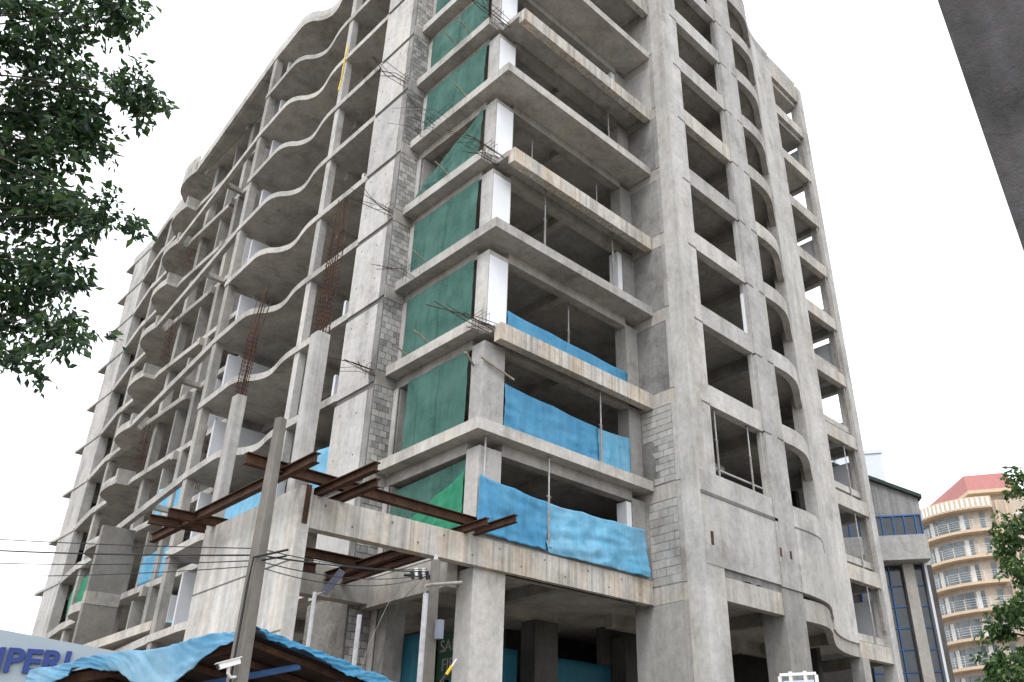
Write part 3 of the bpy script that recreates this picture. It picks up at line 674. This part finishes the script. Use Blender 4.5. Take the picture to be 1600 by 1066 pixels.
# solar lamp and bare post behind the shed
sl = empty('solar_street_lamp', (-5.7, -2.76, 0)); tag(sl, 'slim post with a tilted dark solar panel before the block pier', 'street lamp')
MB().tube([(0, 0, 0), (0, 0, 5.1)], .035, 10).build('post', M['steelp'], sl)
MB().tube([(0, 0, 5.05), (.14, -.08, 5.12)], .02, 6).build('bracket', M['prop'], sl)
MB().bar((.12, -.07, 5.08), (.36, -.2, 5.5), .03, .13).build('solar_panel', plain('solar_panel_blue', (.05, .055, .08), .2, .3), sl)
q = MB().tube([(-5.04, -3.15, 0), (-5.02, -3.15, 4.75)], .04, 12).build('pipe_post', M['steelp']); tag(q, 'bare galvanised post in front of the grey block pier', 'post')

# safety sign behind the slim pole, striped barrier pole
def text(name, body, size, mat, parent, loc, ux, uy, ext=.01, bold=.0):
    cu = bpy.data.curves.new(name, 'FONT'); cu.body = body; cu.size = size; cu.extrude = ext; cu.offset = bold
    tmp = bpy.data.objects.new('tmp', cu); COL.objects.link(tmp)
    dg = bpy.context.evaluated_depsgraph_get(); dg.update()
    me = bpy.data.meshes.new_from_object(tmp.evaluated_get(dg)); bpy.data.objects.remove(tmp)
    me.materials.clear(); me.materials.append(mat)
    o = obj(name, me, parent); ux = Vector(ux).normalized(); uy = Vector(uy).normalized(); uz = ux.cross(uy)
    mm = Matrix((ux, uy, uz)).transposed().to_4x4(); mm.translation = Vector(loc); o.matrix_local = mm
    return o
ss = empty('safety_sign', (1.2, 2.4, 0)); tag(ss, 'dark green board with white letters half hidden by the stout column', 'sign')
B(0, .04, -1.3, .42, 4.75, 5.95).build('board', plain('sign_green', (.02, .06, .035), .1), ss)
for yy in (-1.0, .2): B(.05, .11, yy, yy + .06, 0, 5.9).build('leg', M['wood'], ss)
text('lettering', 'SAFETY', .44, M['prop'], ss, (-.012, .3, 5.46), (0, -1, 0), (0, 0, 1))
text('lettering', 'FIRST', .44, M['prop'], ss, (-.012, .2, 4.98), (0, -1, 0), (0, 0, 1))
bp = empty('barrier_pole', (-5.1, -5.52, 0)); tag(bp, 'tilted yellow and black striped pole at the foot of the stout column', 'barrier pole')
tip = Vector((.23, -.19, 3.74)); d = Vector((.16, -.13, .33)).normalized()
def along(t): return tip - d * t
for i in range(6):
    MB().tube([along(.12 + i * .14), along(.12 + (i + 1) * .14)], .024, 8).build('stripe', M['black' if i % 2 else 'yellow'], bp)
MB().tube([along(0), along(.12)], .014, 8).build('tip', M['whitem'], bp)
MB().tube([along(.96), along(3.74 / d.z)], .024, 8).build('shaft', M['yellow'], bp)

# ------------------------------------------------------------------ shed with blue tarpaulin
SH = empty('roadside_shed', (-8.26, -6.05, 0)); tag(SH, 'low dark shed roof on steel posts in front of the tower', 'shed')
c0 = Vector((0.000, 0.000, 3.615)); eL = Vector((-1.710, 1.710, 3.159)); eR = Vector((2.109, 0.171, 3.182)); bk = Vector((0.399, 1.881, 2.840))
q = MB(); q.add([c0, eR, bk, eL] + [p + Vector((0, 0, .03)) for p in (c0, eR, bk, eL)], [(0, 1, 2, 3), (7, 6, 5, 4), (0, 4, 5, 1), (1, 5, 6, 2), (2, 6, 7, 3), (3, 7, 4, 0)])
q.build('roof_sheet', M['darkroof'], SH)
for a, b_, nm, mt, s in ((c0, eL, 'edge_beam', 'rust', .11), (c0, eR, 'edge_beam', 'rust', .07), (eL, bk, 'edge_beam', 'rust', .09), (eR, bk, 'edge_beam', 'rust', .09)):
    MB().bar(a - Vector((0, 0, .07)), b_ - Vector((0, 0, .07)), s * .7, s).build(nm, M[mt], SH)
for t in (.2, .4, .6, .8):
    MB().bar(c0.lerp(eL, t) - Vector((0, 0, .045)), eR.lerp(bk, t) - Vector((0, 0, .045)), .05, .07).build('purlin', M['rust'], SH)
for t in (.33, .66):
    MB().bar(c0.lerp(eR, t) - Vector((0, 0, .12)), eL.lerp(bk, t) - Vector((0, 0, .12)), .05, .07).build('rafter', M['bluepaint'], SH)
for p in (c0, eL, eR, bk):
    pp = p.lerp((c0 + bk) / 2, .08)
    MB().tube([(pp.x, pp.y, 0), (pp.x, pp.y, pp.z - .1)], .03, 8).build('post', M['rust'], SH)
def drape(name, a, b_, inward, mat, label, seed, prof, nu=160, nv=34):
    a, b_, inward = Vector(a), Vector(b_), Vector(inward).normalized(); q = MB(); q.smooth = True; vs = []
    out = -inward
    for j in range(nv + 1):
        for i in range(nu + 1):
            u, v = i / nu, j / nv * 1.0
            p = a.lerp(b_, u); drop = prof(u) + .05 * noise.noise((u * 6 + seed, 0, 2)) + .02 * noise.noise((u * 30, seed, 2))
            s = (v - .45) * 1.1
            bump = .06 * noise.noise((u * 6 + seed + v * 2.5, v * .8, 1)) + .05 * (.5 - abs(noise.noise((u * 11 + seed + v * 4, v * 1.2, 4)))) + .025 * (.5 - abs(noise.noise((u * 26 + v * 7, v * 2, seed))))
            if s < 0: p = p + inward * (-s * 1.1) + Vector((0, 0, .1 + .05 * noise.noise((u * 9 + seed, s * 3, 0)) + (-s) * .05))
            else: p = p + out * (.12 + abs(bump) + .06 * s) + Vector((0, 0, .1 - s / .605 * drop))
            p = p + Vector((0, 0, bump * .6)); vs.append(p)
    q.v = vs; q.f = [(j * (nu + 1) + i, j * (nu + 1) + i + 1, (j + 1) * (nu + 1) + i + 1, (j + 1) * (nu + 1) + i) for j in range(nv) for i in range(nu)]
    o = q.build(name, mat); md = o.modifiers.new('thickness', 'SOLIDIFY'); md.thickness = .006
    return tag(o, label, 'tarpaulin', 'tarpaulins over the shed roof')
base = Vector((-8.26, -6.05, 0))
drape('blue_tarpaulin', base + c0 + Vector((.05, -.02, 0)), base + eL + Vector((-.05, .05, 0)), (.7, .7, 0), M['blues'], 'crumpled pale blue tarpaulin over the left edge of the shed roof', 3, lambda u: .1 + .42 * math.exp(-((u - .4) / .2) ** 2) + .1 * (u > .8))
drape('blue_tarpaulin', base + c0, base + eR + Vector((.1, .0, -.03)), (0, 1, 0), M['blue'], 'blue tarpaulin hanging along the right edge of the shed roof', 8, lambda u: .07 + .12 * u + .1 * math.exp(-((u - .97) / .05) ** 2))

# ------------------------------------------------------------------ sign board at the left
SG = empty('shop_signboard', (-10.016, -2.109, -0.204)); SG.scale = (1.12,) * 3; tag(SG, 'pale grey signboard with dark blue capital letters at the lower left', 'signboard')
u = Vector((.963, -.268, 0)); a = Vector((-2.3, .64, 0)); b_ = Vector((1.75, -.487, 0))
for p, qv, nm in ((a, b_, 'board'),):
    q = MB(); nrm = Vector((.26, .96, 0)) * .06
    h = [(a, 3.3), (b_, 3.0)]
    vs = [a + Vector((0, 0, 2.2)), b_ + Vector((0, 0, 2.2)), b_ + Vector((0, 0, 3.56)), a + Vector((0, 0, 4.1))]
    q.add(vs + [v + nrm for v in vs], [(0, 1, 2, 3), (7, 6, 5, 4), (0, 4, 5, 1), (1, 5, 6, 2), (2, 6, 7, 3), (3, 7, 4, 0)])
    q.build('board', plain('signboard_face', (.4, .47, .52), .05, .5), SG)
for t in (.1, .9):
    p = a.lerp(b_, t); MB().tube([(p.x + .06, p.y + .16, .182), (p.x + .06, p.y + .16, 3.3)], .04, 8).build('leg', M['steelp'], SG)
text('lettering', 'IMPERI', .38, plain('letter_blue', (.03, .06, .24), .05, .4), SG, Vector((-.24, .04, 3.31)), u, (0, 0, 1), .02, .012)

# white framed notice board at the right
NB = empty('notice_board', (1.46, -7.8, 0)); tag(NB, 'white framed notice board in front of the rendered pier', 'notice board')
v = Vector((.51, -.86, 0)).normalized()
for p, r in (((v * -.33), (v * .33)),):
    MB().bar(p + Vector((0, 0, 3.85)), r + Vector((0, 0, 3.85)), .05, .05).build('frame', M['whitem'], NB)
    MB().bar(p + Vector((0, 0, 2.9)), r + Vector((0, 0, 2.9)), .05, .05).build('frame', M['whitem'], NB)
    MB().bar(p + Vector((0, 0, 0)), p + Vector((0, 0, 3.825)), .05, .05).build('post', M['whitem'], NB)
    MB().bar(r + Vector((0, 0, 0)), r + Vector((0, 0, 3.825)), .05, .05).build('post', M['whitem'], NB)
    for t in (.3, .7):
        c = p.lerp(r, t); MB().bar(c + Vector((0, 0, 3.7)), c + Vector((0, 0, 3.9)), .05, .05).build('clip', M['whitem'], NB)
    MB().bar(p * .85 + Vector((0, 0, 3.33)), r * .85 + Vector((0, 0, 3.33)), .02, .82).build('panel', plain('notice_pale_blue', (.5, .58, .8), .1), NB)

# ------------------------------------------------------------------ near pillar, top right
PL = MB()
pts = [(-9.31, -15.53), (-8.3, -15.5), (-8.2, -16.5), (-9.2, -16.6)]
PL.add([(x, y - .13, 0) for x, y in pts] + [(x, y + .12, 9.5) for x, y in pts], [(3, 2, 1, 0), (4, 5, 6, 7), (0, 1, 5, 4), (1, 2, 6, 5), (2, 3, 7, 6), (3, 0, 4, 7)])
plo = PL.build('concrete_pillar', concrete('backlit_dark_concrete', (.095, .092, .097), var=.65, streak=.7, pits=.9, bump=1.2, grime=1.)); tag(plo, 'dark backlit concrete pillar close by at the upper right', 'pillar')  # backlit darkness is put into the base colour

# ------------------------------------------------------------------ office building behind, right
def frame(az, dist):
    a = math.radians(az); d = Vector((math.cos(a), math.sin(a), 0)); o = Vector((CAM.x, CAM.y, 0)) + d * dist
    return o, Vector((d.y, -d.x, 0)), d
OF = empty('office_building'); o0, r0, d0 = frame(22.4, 46)
OF.location = o0; rz = math.atan2(r0.y, r0.x) + math.radians(14); OF.rotation_euler = (0, 0, rz)
tag(OF, 'grey clad office building with blue framed windows behind the tower', 'building')
clad = concrete('grey_cladding', (.28, .277, .282), var=.08, streak=.15, pits=0, boards=.6, bump=.05)
glassd = plain('dark_glass', (.03, .042, .055), .4, .12, 0, 1.5, spec=.6)
MB().add([(-9, 0, 15.1), (1.15, 0, 15.1), (1.15, 0, 16.0), (-9, 0, 20.9), (-9, 9, 15.1), (1.15, 9, 15.1), (1.15, 9, 16.0), (-9, 9, 20.9)], [(0, 1, 2, 3), (7, 6, 5, 4), (0, 4, 5, 1), (1, 5, 6, 2), (3, 2, 6, 7), (0, 3, 7, 4)]).build('gable_wall', clad, OF)
MB().add([(-9.2, -.25, 20.96), (1.3, -.25, 15.92), (1.3, -.25, 16.12), (-9.2, -.25, 21.16), (-9.2, 9.2, 20.96), (1.3, 9.2, 15.92), (1.3, 9.2, 16.12), (-9.2, 9.2, 21.16)], [(0, 1, 2, 3), (7, 6, 5, 4), (0, 4, 5, 1), (1, 5, 6, 2), (3, 2, 6, 7), (0, 3, 7, 4)]).build('roof', plain('dark_green_roof', (.03, .05, .045), .2), OF)
B(-9, 1.12, .12, 8.9, 14.05, 15.09).build('window_band_wall', M['dark'], OF)
x = -8.9
while x < 1.0:
    wn = B(x + .03, min(x + .55, 1.1), .08, .115, 14.08, 15.06).build('window', glassd, OF)
    B(x - .02, x + .045, .0, .1, 14.06, 15.08).build('mullion', M['bluepaint'], wn)
    x += .57
B(1.06, 1.13, -.01, .1, 14.05, 15.09).build('mullion', M['bluepaint'], OF); B(-9, 1.13, -.005, .11, 15.06, 15.13).build('window_head', M['bluepaint'], OF); B(-9, 1.13, -.005, .11, 14.0, 14.08).build('window_sill', M['bluepaint'], OF)
B(-9, 1.2, -.1, 8.8, 12.75, 14.03).build('concrete_band', concrete('office_band', (.48, .47, .455), var=.12, pits=.1), OF)
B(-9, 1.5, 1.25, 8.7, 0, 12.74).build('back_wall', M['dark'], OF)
B(-.1, .45, .7, 1.24, 0, 12.74).build('pier', concrete('office_pier', (.4, .38, .35), var=.1, pits=.1), OF)
B(.98, 1.1, .7, 1.24, 0, 12.74).build('pier', M['whitep'], OF)
for i in range(12):
    z = i * 1.06
    for x0, x1 in ((-2.3, -1.6), (-1.5, -.8), (-.75, -.15), (.5, .95)):
        wn = B(x0 + .02, x1 - .02, 1.1, 1.2, z + .04, z + 1.02).build('window', glassd, OF)
        B(x0 - .03, x0 + .03, 1.05, 1.12, z + .0, z + 1.06).build('mullion', M['bluepaint'], wn)
        B(x0 + .03, x1, 1.052, 1.12, z - .02, z + .03).build('transom', M['bluepaint'], wn)
o1, r1, d1 = frame(23.35, 72); WB = empty('distant_white_block', o1); WB.rotation_euler = (0, 0, math.atan2(r1.y, r1.x) + .2); tag(WB, 'plain white block rising far behind the office roof', 'building')
wmat = plain('hazy_white_wall', (.62, .66, .72), .05)
B(-3, .75, 0, 6, 0, 28.3).build('wall', wmat, WB); B(-3.1, .85, -.1, 6.1, 28.301, 28.6).build('parapet', wmat, WB)
for i in range(6): B(-.6, .3, -.05, 0.02, 5 + 3.2 * i, 6.4 + 3.2 * i).build('window', glassd, WB)

# ------------------------------------------------------------------ apartment block
AP = empty('apartment_block'); oA, rA, dA = frame(18.5, 100)
AP.location = oA; AP.rotation_euler = (0, 0, math.atan2(rA.y, rA.x)); tag(AP, 'peach apartment block with curved balconies and a red roof', 'building')
peach = concrete('peach_wall', (.54, .45, .37), var=.1, streak=.2, pits=.05, bump=.05); cream = concrete('cream_wall', (.54, .475, .405), var=.08, streak=.15, pits=0, bump=.05)  # distance haze put into the paler wall and trim colours
orange = plain('orange_trim', (.57, .44, .32), .1); redroof = plain('red_roof', (.36, .15, .135), .08, .7, 0, 2.)
glassb = plain('pale_glass', (.11, .14, .16), .6, .15, 0, .6, spec=.6); curt = plain('white_curtain', (.62, .62, .6), .15)
cx, cy, R0 = .6, 7.0, 6.9
def arc(r, a0, a1, n=20): return [(cx + r * math.sin(math.radians(a0 + (a1 - a0) * i / n)), cy - r * math.cos(math.radians(a0 + (a1 - a0) * i / n))) for i in range(n + 1)]
B(-6, 14, 7.2, 18, 0, 31.2).build('wall', cream, AP)
MB().prism(arc(R0 - 1.2, -85, 30) + [(3, 8), (-5, 8)], 0, 31.0).build('bow_wall', cream, AP)
B(3.05, 14, 1.3, 7.19, 0, 31.5).build('wall', peach, AP)
for x_ in (3.4, 4.35): B(x_, x_ + .25, 1.1, 1.31, 0, 31.5).build('pilaster', orange, AP)
sp = 2.82
for i in range(10):
    zt = 28.0 - i * sp
    if zt < 1: break
    sl_ = MB().prism(arc(R0, -80, 21) + arc(R0 - 1.3, 21, -80), zt, zt + .3).build('balcony_slab', orange, AP)
    ra = MB()
    pa = arc(R0 - .12, -78, 20, 26)
    for hh in (.35, .6, .85, 1.1): ra.tube([(p[0], p[1], zt + .3 + hh) for p in pa], .014, 4)
    for j in range(0, 27, 3): ra.tube([(pa[j][0], pa[j][1], zt + .28), (pa[j][0], pa[j][1], zt + 1.42)], .02, 4)
    ra.build('railing', M['whitem'], sl_)
    degs = [-70, -52, -38, -25, -13, -2, 9, 16]
    for j in range(7):
        if j == 5: continue
        wn = MB().strip(arc(R0 - 1.19, degs[j] + .8, degs[j + 1] - .8, 4), zt + .35, zt + 2.3, 0, -.06).build('window', glassb, AP)
        if (i * 3 + j) % 3 == 1:
            MB().strip(arc(R0 - 1.12, degs[j] + 1.5, degs[j] + (degs[j + 1] - degs[j]) * .55, 3), zt + .36, zt + 2.28, 0, -.03).build('curtain', curt, wn)
    if i < 9:
        wn = B(5.6, 6.9, 1.2, 1.32, zt + 1.0 - sp * .3, zt + 2.2 - sp * .3).build('window', glassb, AP)
        MB().add([(5.3, .5, zt + 2.15 - sp * .3), (7.2, .5, zt + 2.15 - sp * .3), (7.2, 1.3, zt + 2.6 - sp * .3), (5.3, 1.3, zt + 2.6 - sp * .3), (5.3, .5, zt + 2.22 - sp * .3), (7.2, .5, zt + 2.22 - sp * .3), (7.2, 1.3, zt + 2.67 - sp * .3), (5.3, 1.3, zt + 2.67 - sp * .3)], [(3, 2, 1, 0), (4, 5, 6, 7), (0, 1, 5, 4), (2, 3, 7, 6), (1, 2, 6, 5), (0, 4, 7, 3)]).build('awning', M['whitem'], wn)
MB().prism(arc(R0, -80, 21) + arc(R0 - 1.3, 21, -80), 30.6, 31.9).build('parapet', orange, AP)
pa = arc(R0 + .03, -78, 20, 22)
for j in range(22):
    p = pa[j]; pn = pa[j + 1]
    MB().strip([(p[0] * .7 + pn[0] * .3, p[1] * .7 + pn[1] * .3), (p[0] * .2 + pn[0] * .8, p[1] * .2 + pn[1] * .8)], 30.75, 31.75, -.03, .05).build('parapet_panel', M['whitem'], AP)
MB().prism([(.9, 4.2), (5.3, 5.2), (6, 16), (-4.8, 16)], 31.21, 34.6).build('penthouse_wall', cream, AP)
ro = [(1.0, 3.2), (6.4, 4.4), (7.2, 17), (-5.9, 17)]; ri = [(.9, 5.0), (5.2, 5.9), (6, 16), (-4.3, 16)]
q = MB(); q.add([(x, y, 33.6) for x, y in ro] + [(x, y, 36.0) for x, y in ri], [(3, 2, 1, 0), (4, 5, 6, 7)] + [(i, (i + 1) % 4, (i + 1) % 4 + 4, i + 4) for i in range(4)]); rfo = q.build('roof', redroof, AP)
MB().prism([(1.0, 3.1), (6.5, 4.3), (7.3, 17.1), (-6.1, 17.1)], 33.2, 33.59).build('eave_board', orange, rfo)
for x_, y_ in ((-3.0, 12), (-1.2, 9), (.2, 7)):
    MB().tube([(x_, y_, 35.9), (x_, y_, 37.6)], .04, 5).build('aerial', M['steelp'], rfo)
    MB().tube([(x_ - .5, y_, 37.2), (x_ + .5, y_, 37.3)], .03, 5).build('aerial', M['steelp'], rfo)

# ------------------------------------------------------------------ trees
def leaf_mat(name, cols):
    mt, n, l, b = new_mat(name)
    oi = n.new('ShaderNodeNewGeometry')
    c = ramp(n, l, oi.outputs['Random Per Island'], [(0, cols[0]), (.5, cols[1]), (1, cols[2])])
    l.new(c, b.inputs['Base Color']); b.inputs['Roughness'].default_value = .5; b.inputs['Specular IOR Level'].default_value = .35
    tr = n.new('ShaderNodeBsdfTranslucent'); l.new(mix(n, l, c, (1.3, 1.7, .6), 1.0, 'MULTIPLY'), tr.inputs['Color'])
    mx = n.new('ShaderNodeMixShader'); mx.inputs[0].default_value = .3
    l.new(b.outputs[0], mx.inputs[1]); l.new(tr.outputs[0], mx.inputs[2]); l.new(mx.outputs[0], n['Material Output'].inputs['Surface'])
    return mt
bark = concrete('bark', (.06, .05, .04), var=.4, streak=.3, pits=.5, bump=1.)
def leaves(blobs, n_per, size, droop=.5, tw=.3):
    q = MB()
    for (cx_, cy_, cz_, rx, rz_, dens) in blobs:
        c = Vector((cx_, cy_, cz_)); nt_ = int(n_per * dens)
        twigs = []
        for t in range(max(4, nt_ // 16)):
            while True:
                p = Vector((random.uniform(-1, 1), random.uniform(-1, 1), random.uniform(-1, 1)))
                if p.length < 1: break
            twigs.append((c + Vector((p.x * rx, p.y * rx, p.z * rz_)), Vector((random.uniform(-1, 1), random.uniform(-1, 1), random.uniform(-.9, .4))).normalized()))
        for t, dr in twigs:
            for j in range(16):
                pos = t + dr * (j / 16 * tw) + Vector((random.gauss(0, .05), random.gauss(0, .05), random.gauss(0, .05)))
                dd = (dr * .5 + Vector((random.uniform(-1, 1), random.uniform(-1, 1), random.uniform(-1, .5) - droop * .4))).normalized()
                s = size * random.choice((.6, .8, 1, 1, 1.2, 1.45)) * random.uniform(.85, 1.15); side = dd.cross(Vector((random.uniform(-1, 1), random.uniform(-1, 1), random.uniform(-.3, 1)))).normalized() * s * .24
                up = side.cross(dd).normalized() * s * .09
                q.add([pos, pos + dd * s * .45 + side + up, pos + dd * s, pos + dd * s * .45 - side + up, pos + dd * s * .5], [(0, 1, 4), (1, 2, 4), (2, 3, 4), (3, 0, 4)])
    return q
def branches(parent, root, tips, r, name='branch'):
    for tp in tips:
        a, b_ = Vector(root), Vector(tp); mid = a.lerp(b_, .5) + Vector((random.uniform(-.2, .2), random.uniform(-.2, .2), .35))
        MB().tube(smooth_path([tuple(a), tuple(mid), tuple(b_)], 4), r, 6, r * .18).build(name, bark, parent)
TL = empty('near_tree', (-15.0, -5.0, 0)); tag(TL, 'leafy dark green tree hanging into the picture at upper left', 'tree')
off = Vector((-15.0, -5.0, 0))
blobsL = [(-12.52, -5.33, 10.98, .45, .45, 1.1), (-12.13, -5.36, 11.35, .4, .25, .7), (-11.81, -5.9, 11.65, .33, .22, .45), (-11.55, -6.15, 11.6, .25, .18, .3), (-12.02, -4.87, 10.5, .5, .5, 1.3), (-11.7, -5.42, 10.45, .42, .4, .9),
    (-11.21, -6.0, 10.45, .3, .3, .55), (-11.02, -6.2, 10.3, .16, .2, .2), (-11.95, -4.89, 9.5, .5, .5, 1.2), (-11.6, -5.44, 9.6, .38, .35, .6), (-11.48, -5.45, 10.0, .3, .3, .4),
    (-11.75, -4.91, 8.85, .5, .4, 1.0), (-11.35, -5.48, 8.75, .38, .3, .7), (-11.02, -6.05, 8.5, .28, .2, .35), (-11.6, -4.94, 7.9, .5, .5, 1.2), (-11.25, -5.51, 7.85, .3, .4, .6), (-11.45, -4.97, 7.15, .42, .4, .8), (-11.2, -5.52, 7.05, .28, .3, .4),
    (-11.0, -5.97, 6.75, .2, .16, .15), (-11.5, -5.47, 6.5, .3, .25, .35), (-13.2, -5.2, 11.5, .9, .8, 2), (-12.8, -4.8, 9.5, .7, .9, 2), (-12.6, -4.8, 8, .7, .7, 1.5), (-13.8, -5.0, 10.5, .9, .9, 1.5), (-12.3, -5.4, 12.3, .7, .5, 1.2), (-15, -4.6, 11.5, 1.6, 1.3, 3), (-16, -5.4, 9.6, 1.3, 1.2, 2), (-14.2, -4, 8.6, 1, .9, 1.5)]
q = leaves([(a - off.x, b_ - off.y, c, d, e, f) for a, b_, c, d, e, f in blobsL], 720, .12)
q.build('crown', leaf_mat('leaf_dark', [(.016, .036, .024), (.034, .068, .038), (.09, .14, .06)]), TL)
MB().tube(smooth_path([(0, 0, 0), (.15, .1, 3), (-.1, .2, 6), (.3, .1, 8.5), (.4, .2, 10.8)], 4), .28, 10, .1).build('trunk', bark, TL)
for rt in ((0.0, .2, 6), (.3, .1, 8.5)):
    branches(TL, rt, [(a - off.x, b_ - off.y, c) for a, b_, c, d, e, f in blobsL[(0 if rt[2] > 7 else 8):(14 if rt[2] > 7 else 20)]], .022)
TR = empty('roadside_tree', (11.5, -11.5, 0)); tag(TR, 'green tree covering the lower right edge before the apartment block', 'tree')
off = Vector((11.5, -11.5, 0))
blobsR = [(9.95, -10.15, 9.1, .5, .35, .5), (10.1, -10.35, 8.3, .6, .45, .8), (9.8, -9.65, 8.0, .45, .35, .6), (9.85, -9.75, 7.0, .6, .4, .9), (9.73, -9.4, 7.6, .3, .3, .3), (9.85, -9.7, 5.9, .7, .5, 1.2), (9.68, -9.25, 5.75, .5, .35, .6), (9.55, -8.85, 5.5, .3, .25, .35), (9.65, -9.1, 4.7, .7, .5, 1.1), (9.5, -8.6, 4.55, .4, .35, .5), (9.45, -8.5, 3.6, .8, .5, 1),
    (10.8, -11.2, 9.0, 1, 1, 2), (11.2, -11.6, 7.2, 1.2, 1.2, 2.5), (10.6, -10.8, 5.6, 1.1, 1, 2), (12.3, -12.2, 8.3, 1.2, 1.2, 2), (12, -12.5, 5.8, 1.2, 1, 2)]
q = leaves([(a - off.x, b_ - off.y, c, d, e, f) for a, b_, c, d, e, f in blobsR], 620, .16)
q.build('crown', leaf_mat('leaf_mid', [(.03, .06, .03), (.055, .105, .04), (.13, .2, .06)]), TR)
MB().tube(smooth_path([(0, 0, 0), (.1, .1, 2.5), (-.2, .1, 5), (-.4, .3, 8)], 4), .25, 10, .07).build('trunk', bark, TR)
branches(TR, (-.1, .1, 3.8), [(a - off.x, b_ - off.y, c) for a, b_, c, d, e, f in blobsR[3:14]], .07)
branches(TR, (-.3, .2, 6.5), [(a - off.x, b_ - off.y, c) for a, b_, c, d, e, f in blobsR[:3]], .05)

q = MB().tube(smooth_path([(-.55, 10.1, 32.6), (-.62, 10.0, 31.6), (-.56, 10.15, 30.6), (-.66, 10.05, 29.7)], 4), .035, 6).build('yellow_rope', M['yellow']); tag(q, 'yellow rope hanging down the slim column high on the left wing', 'rope')
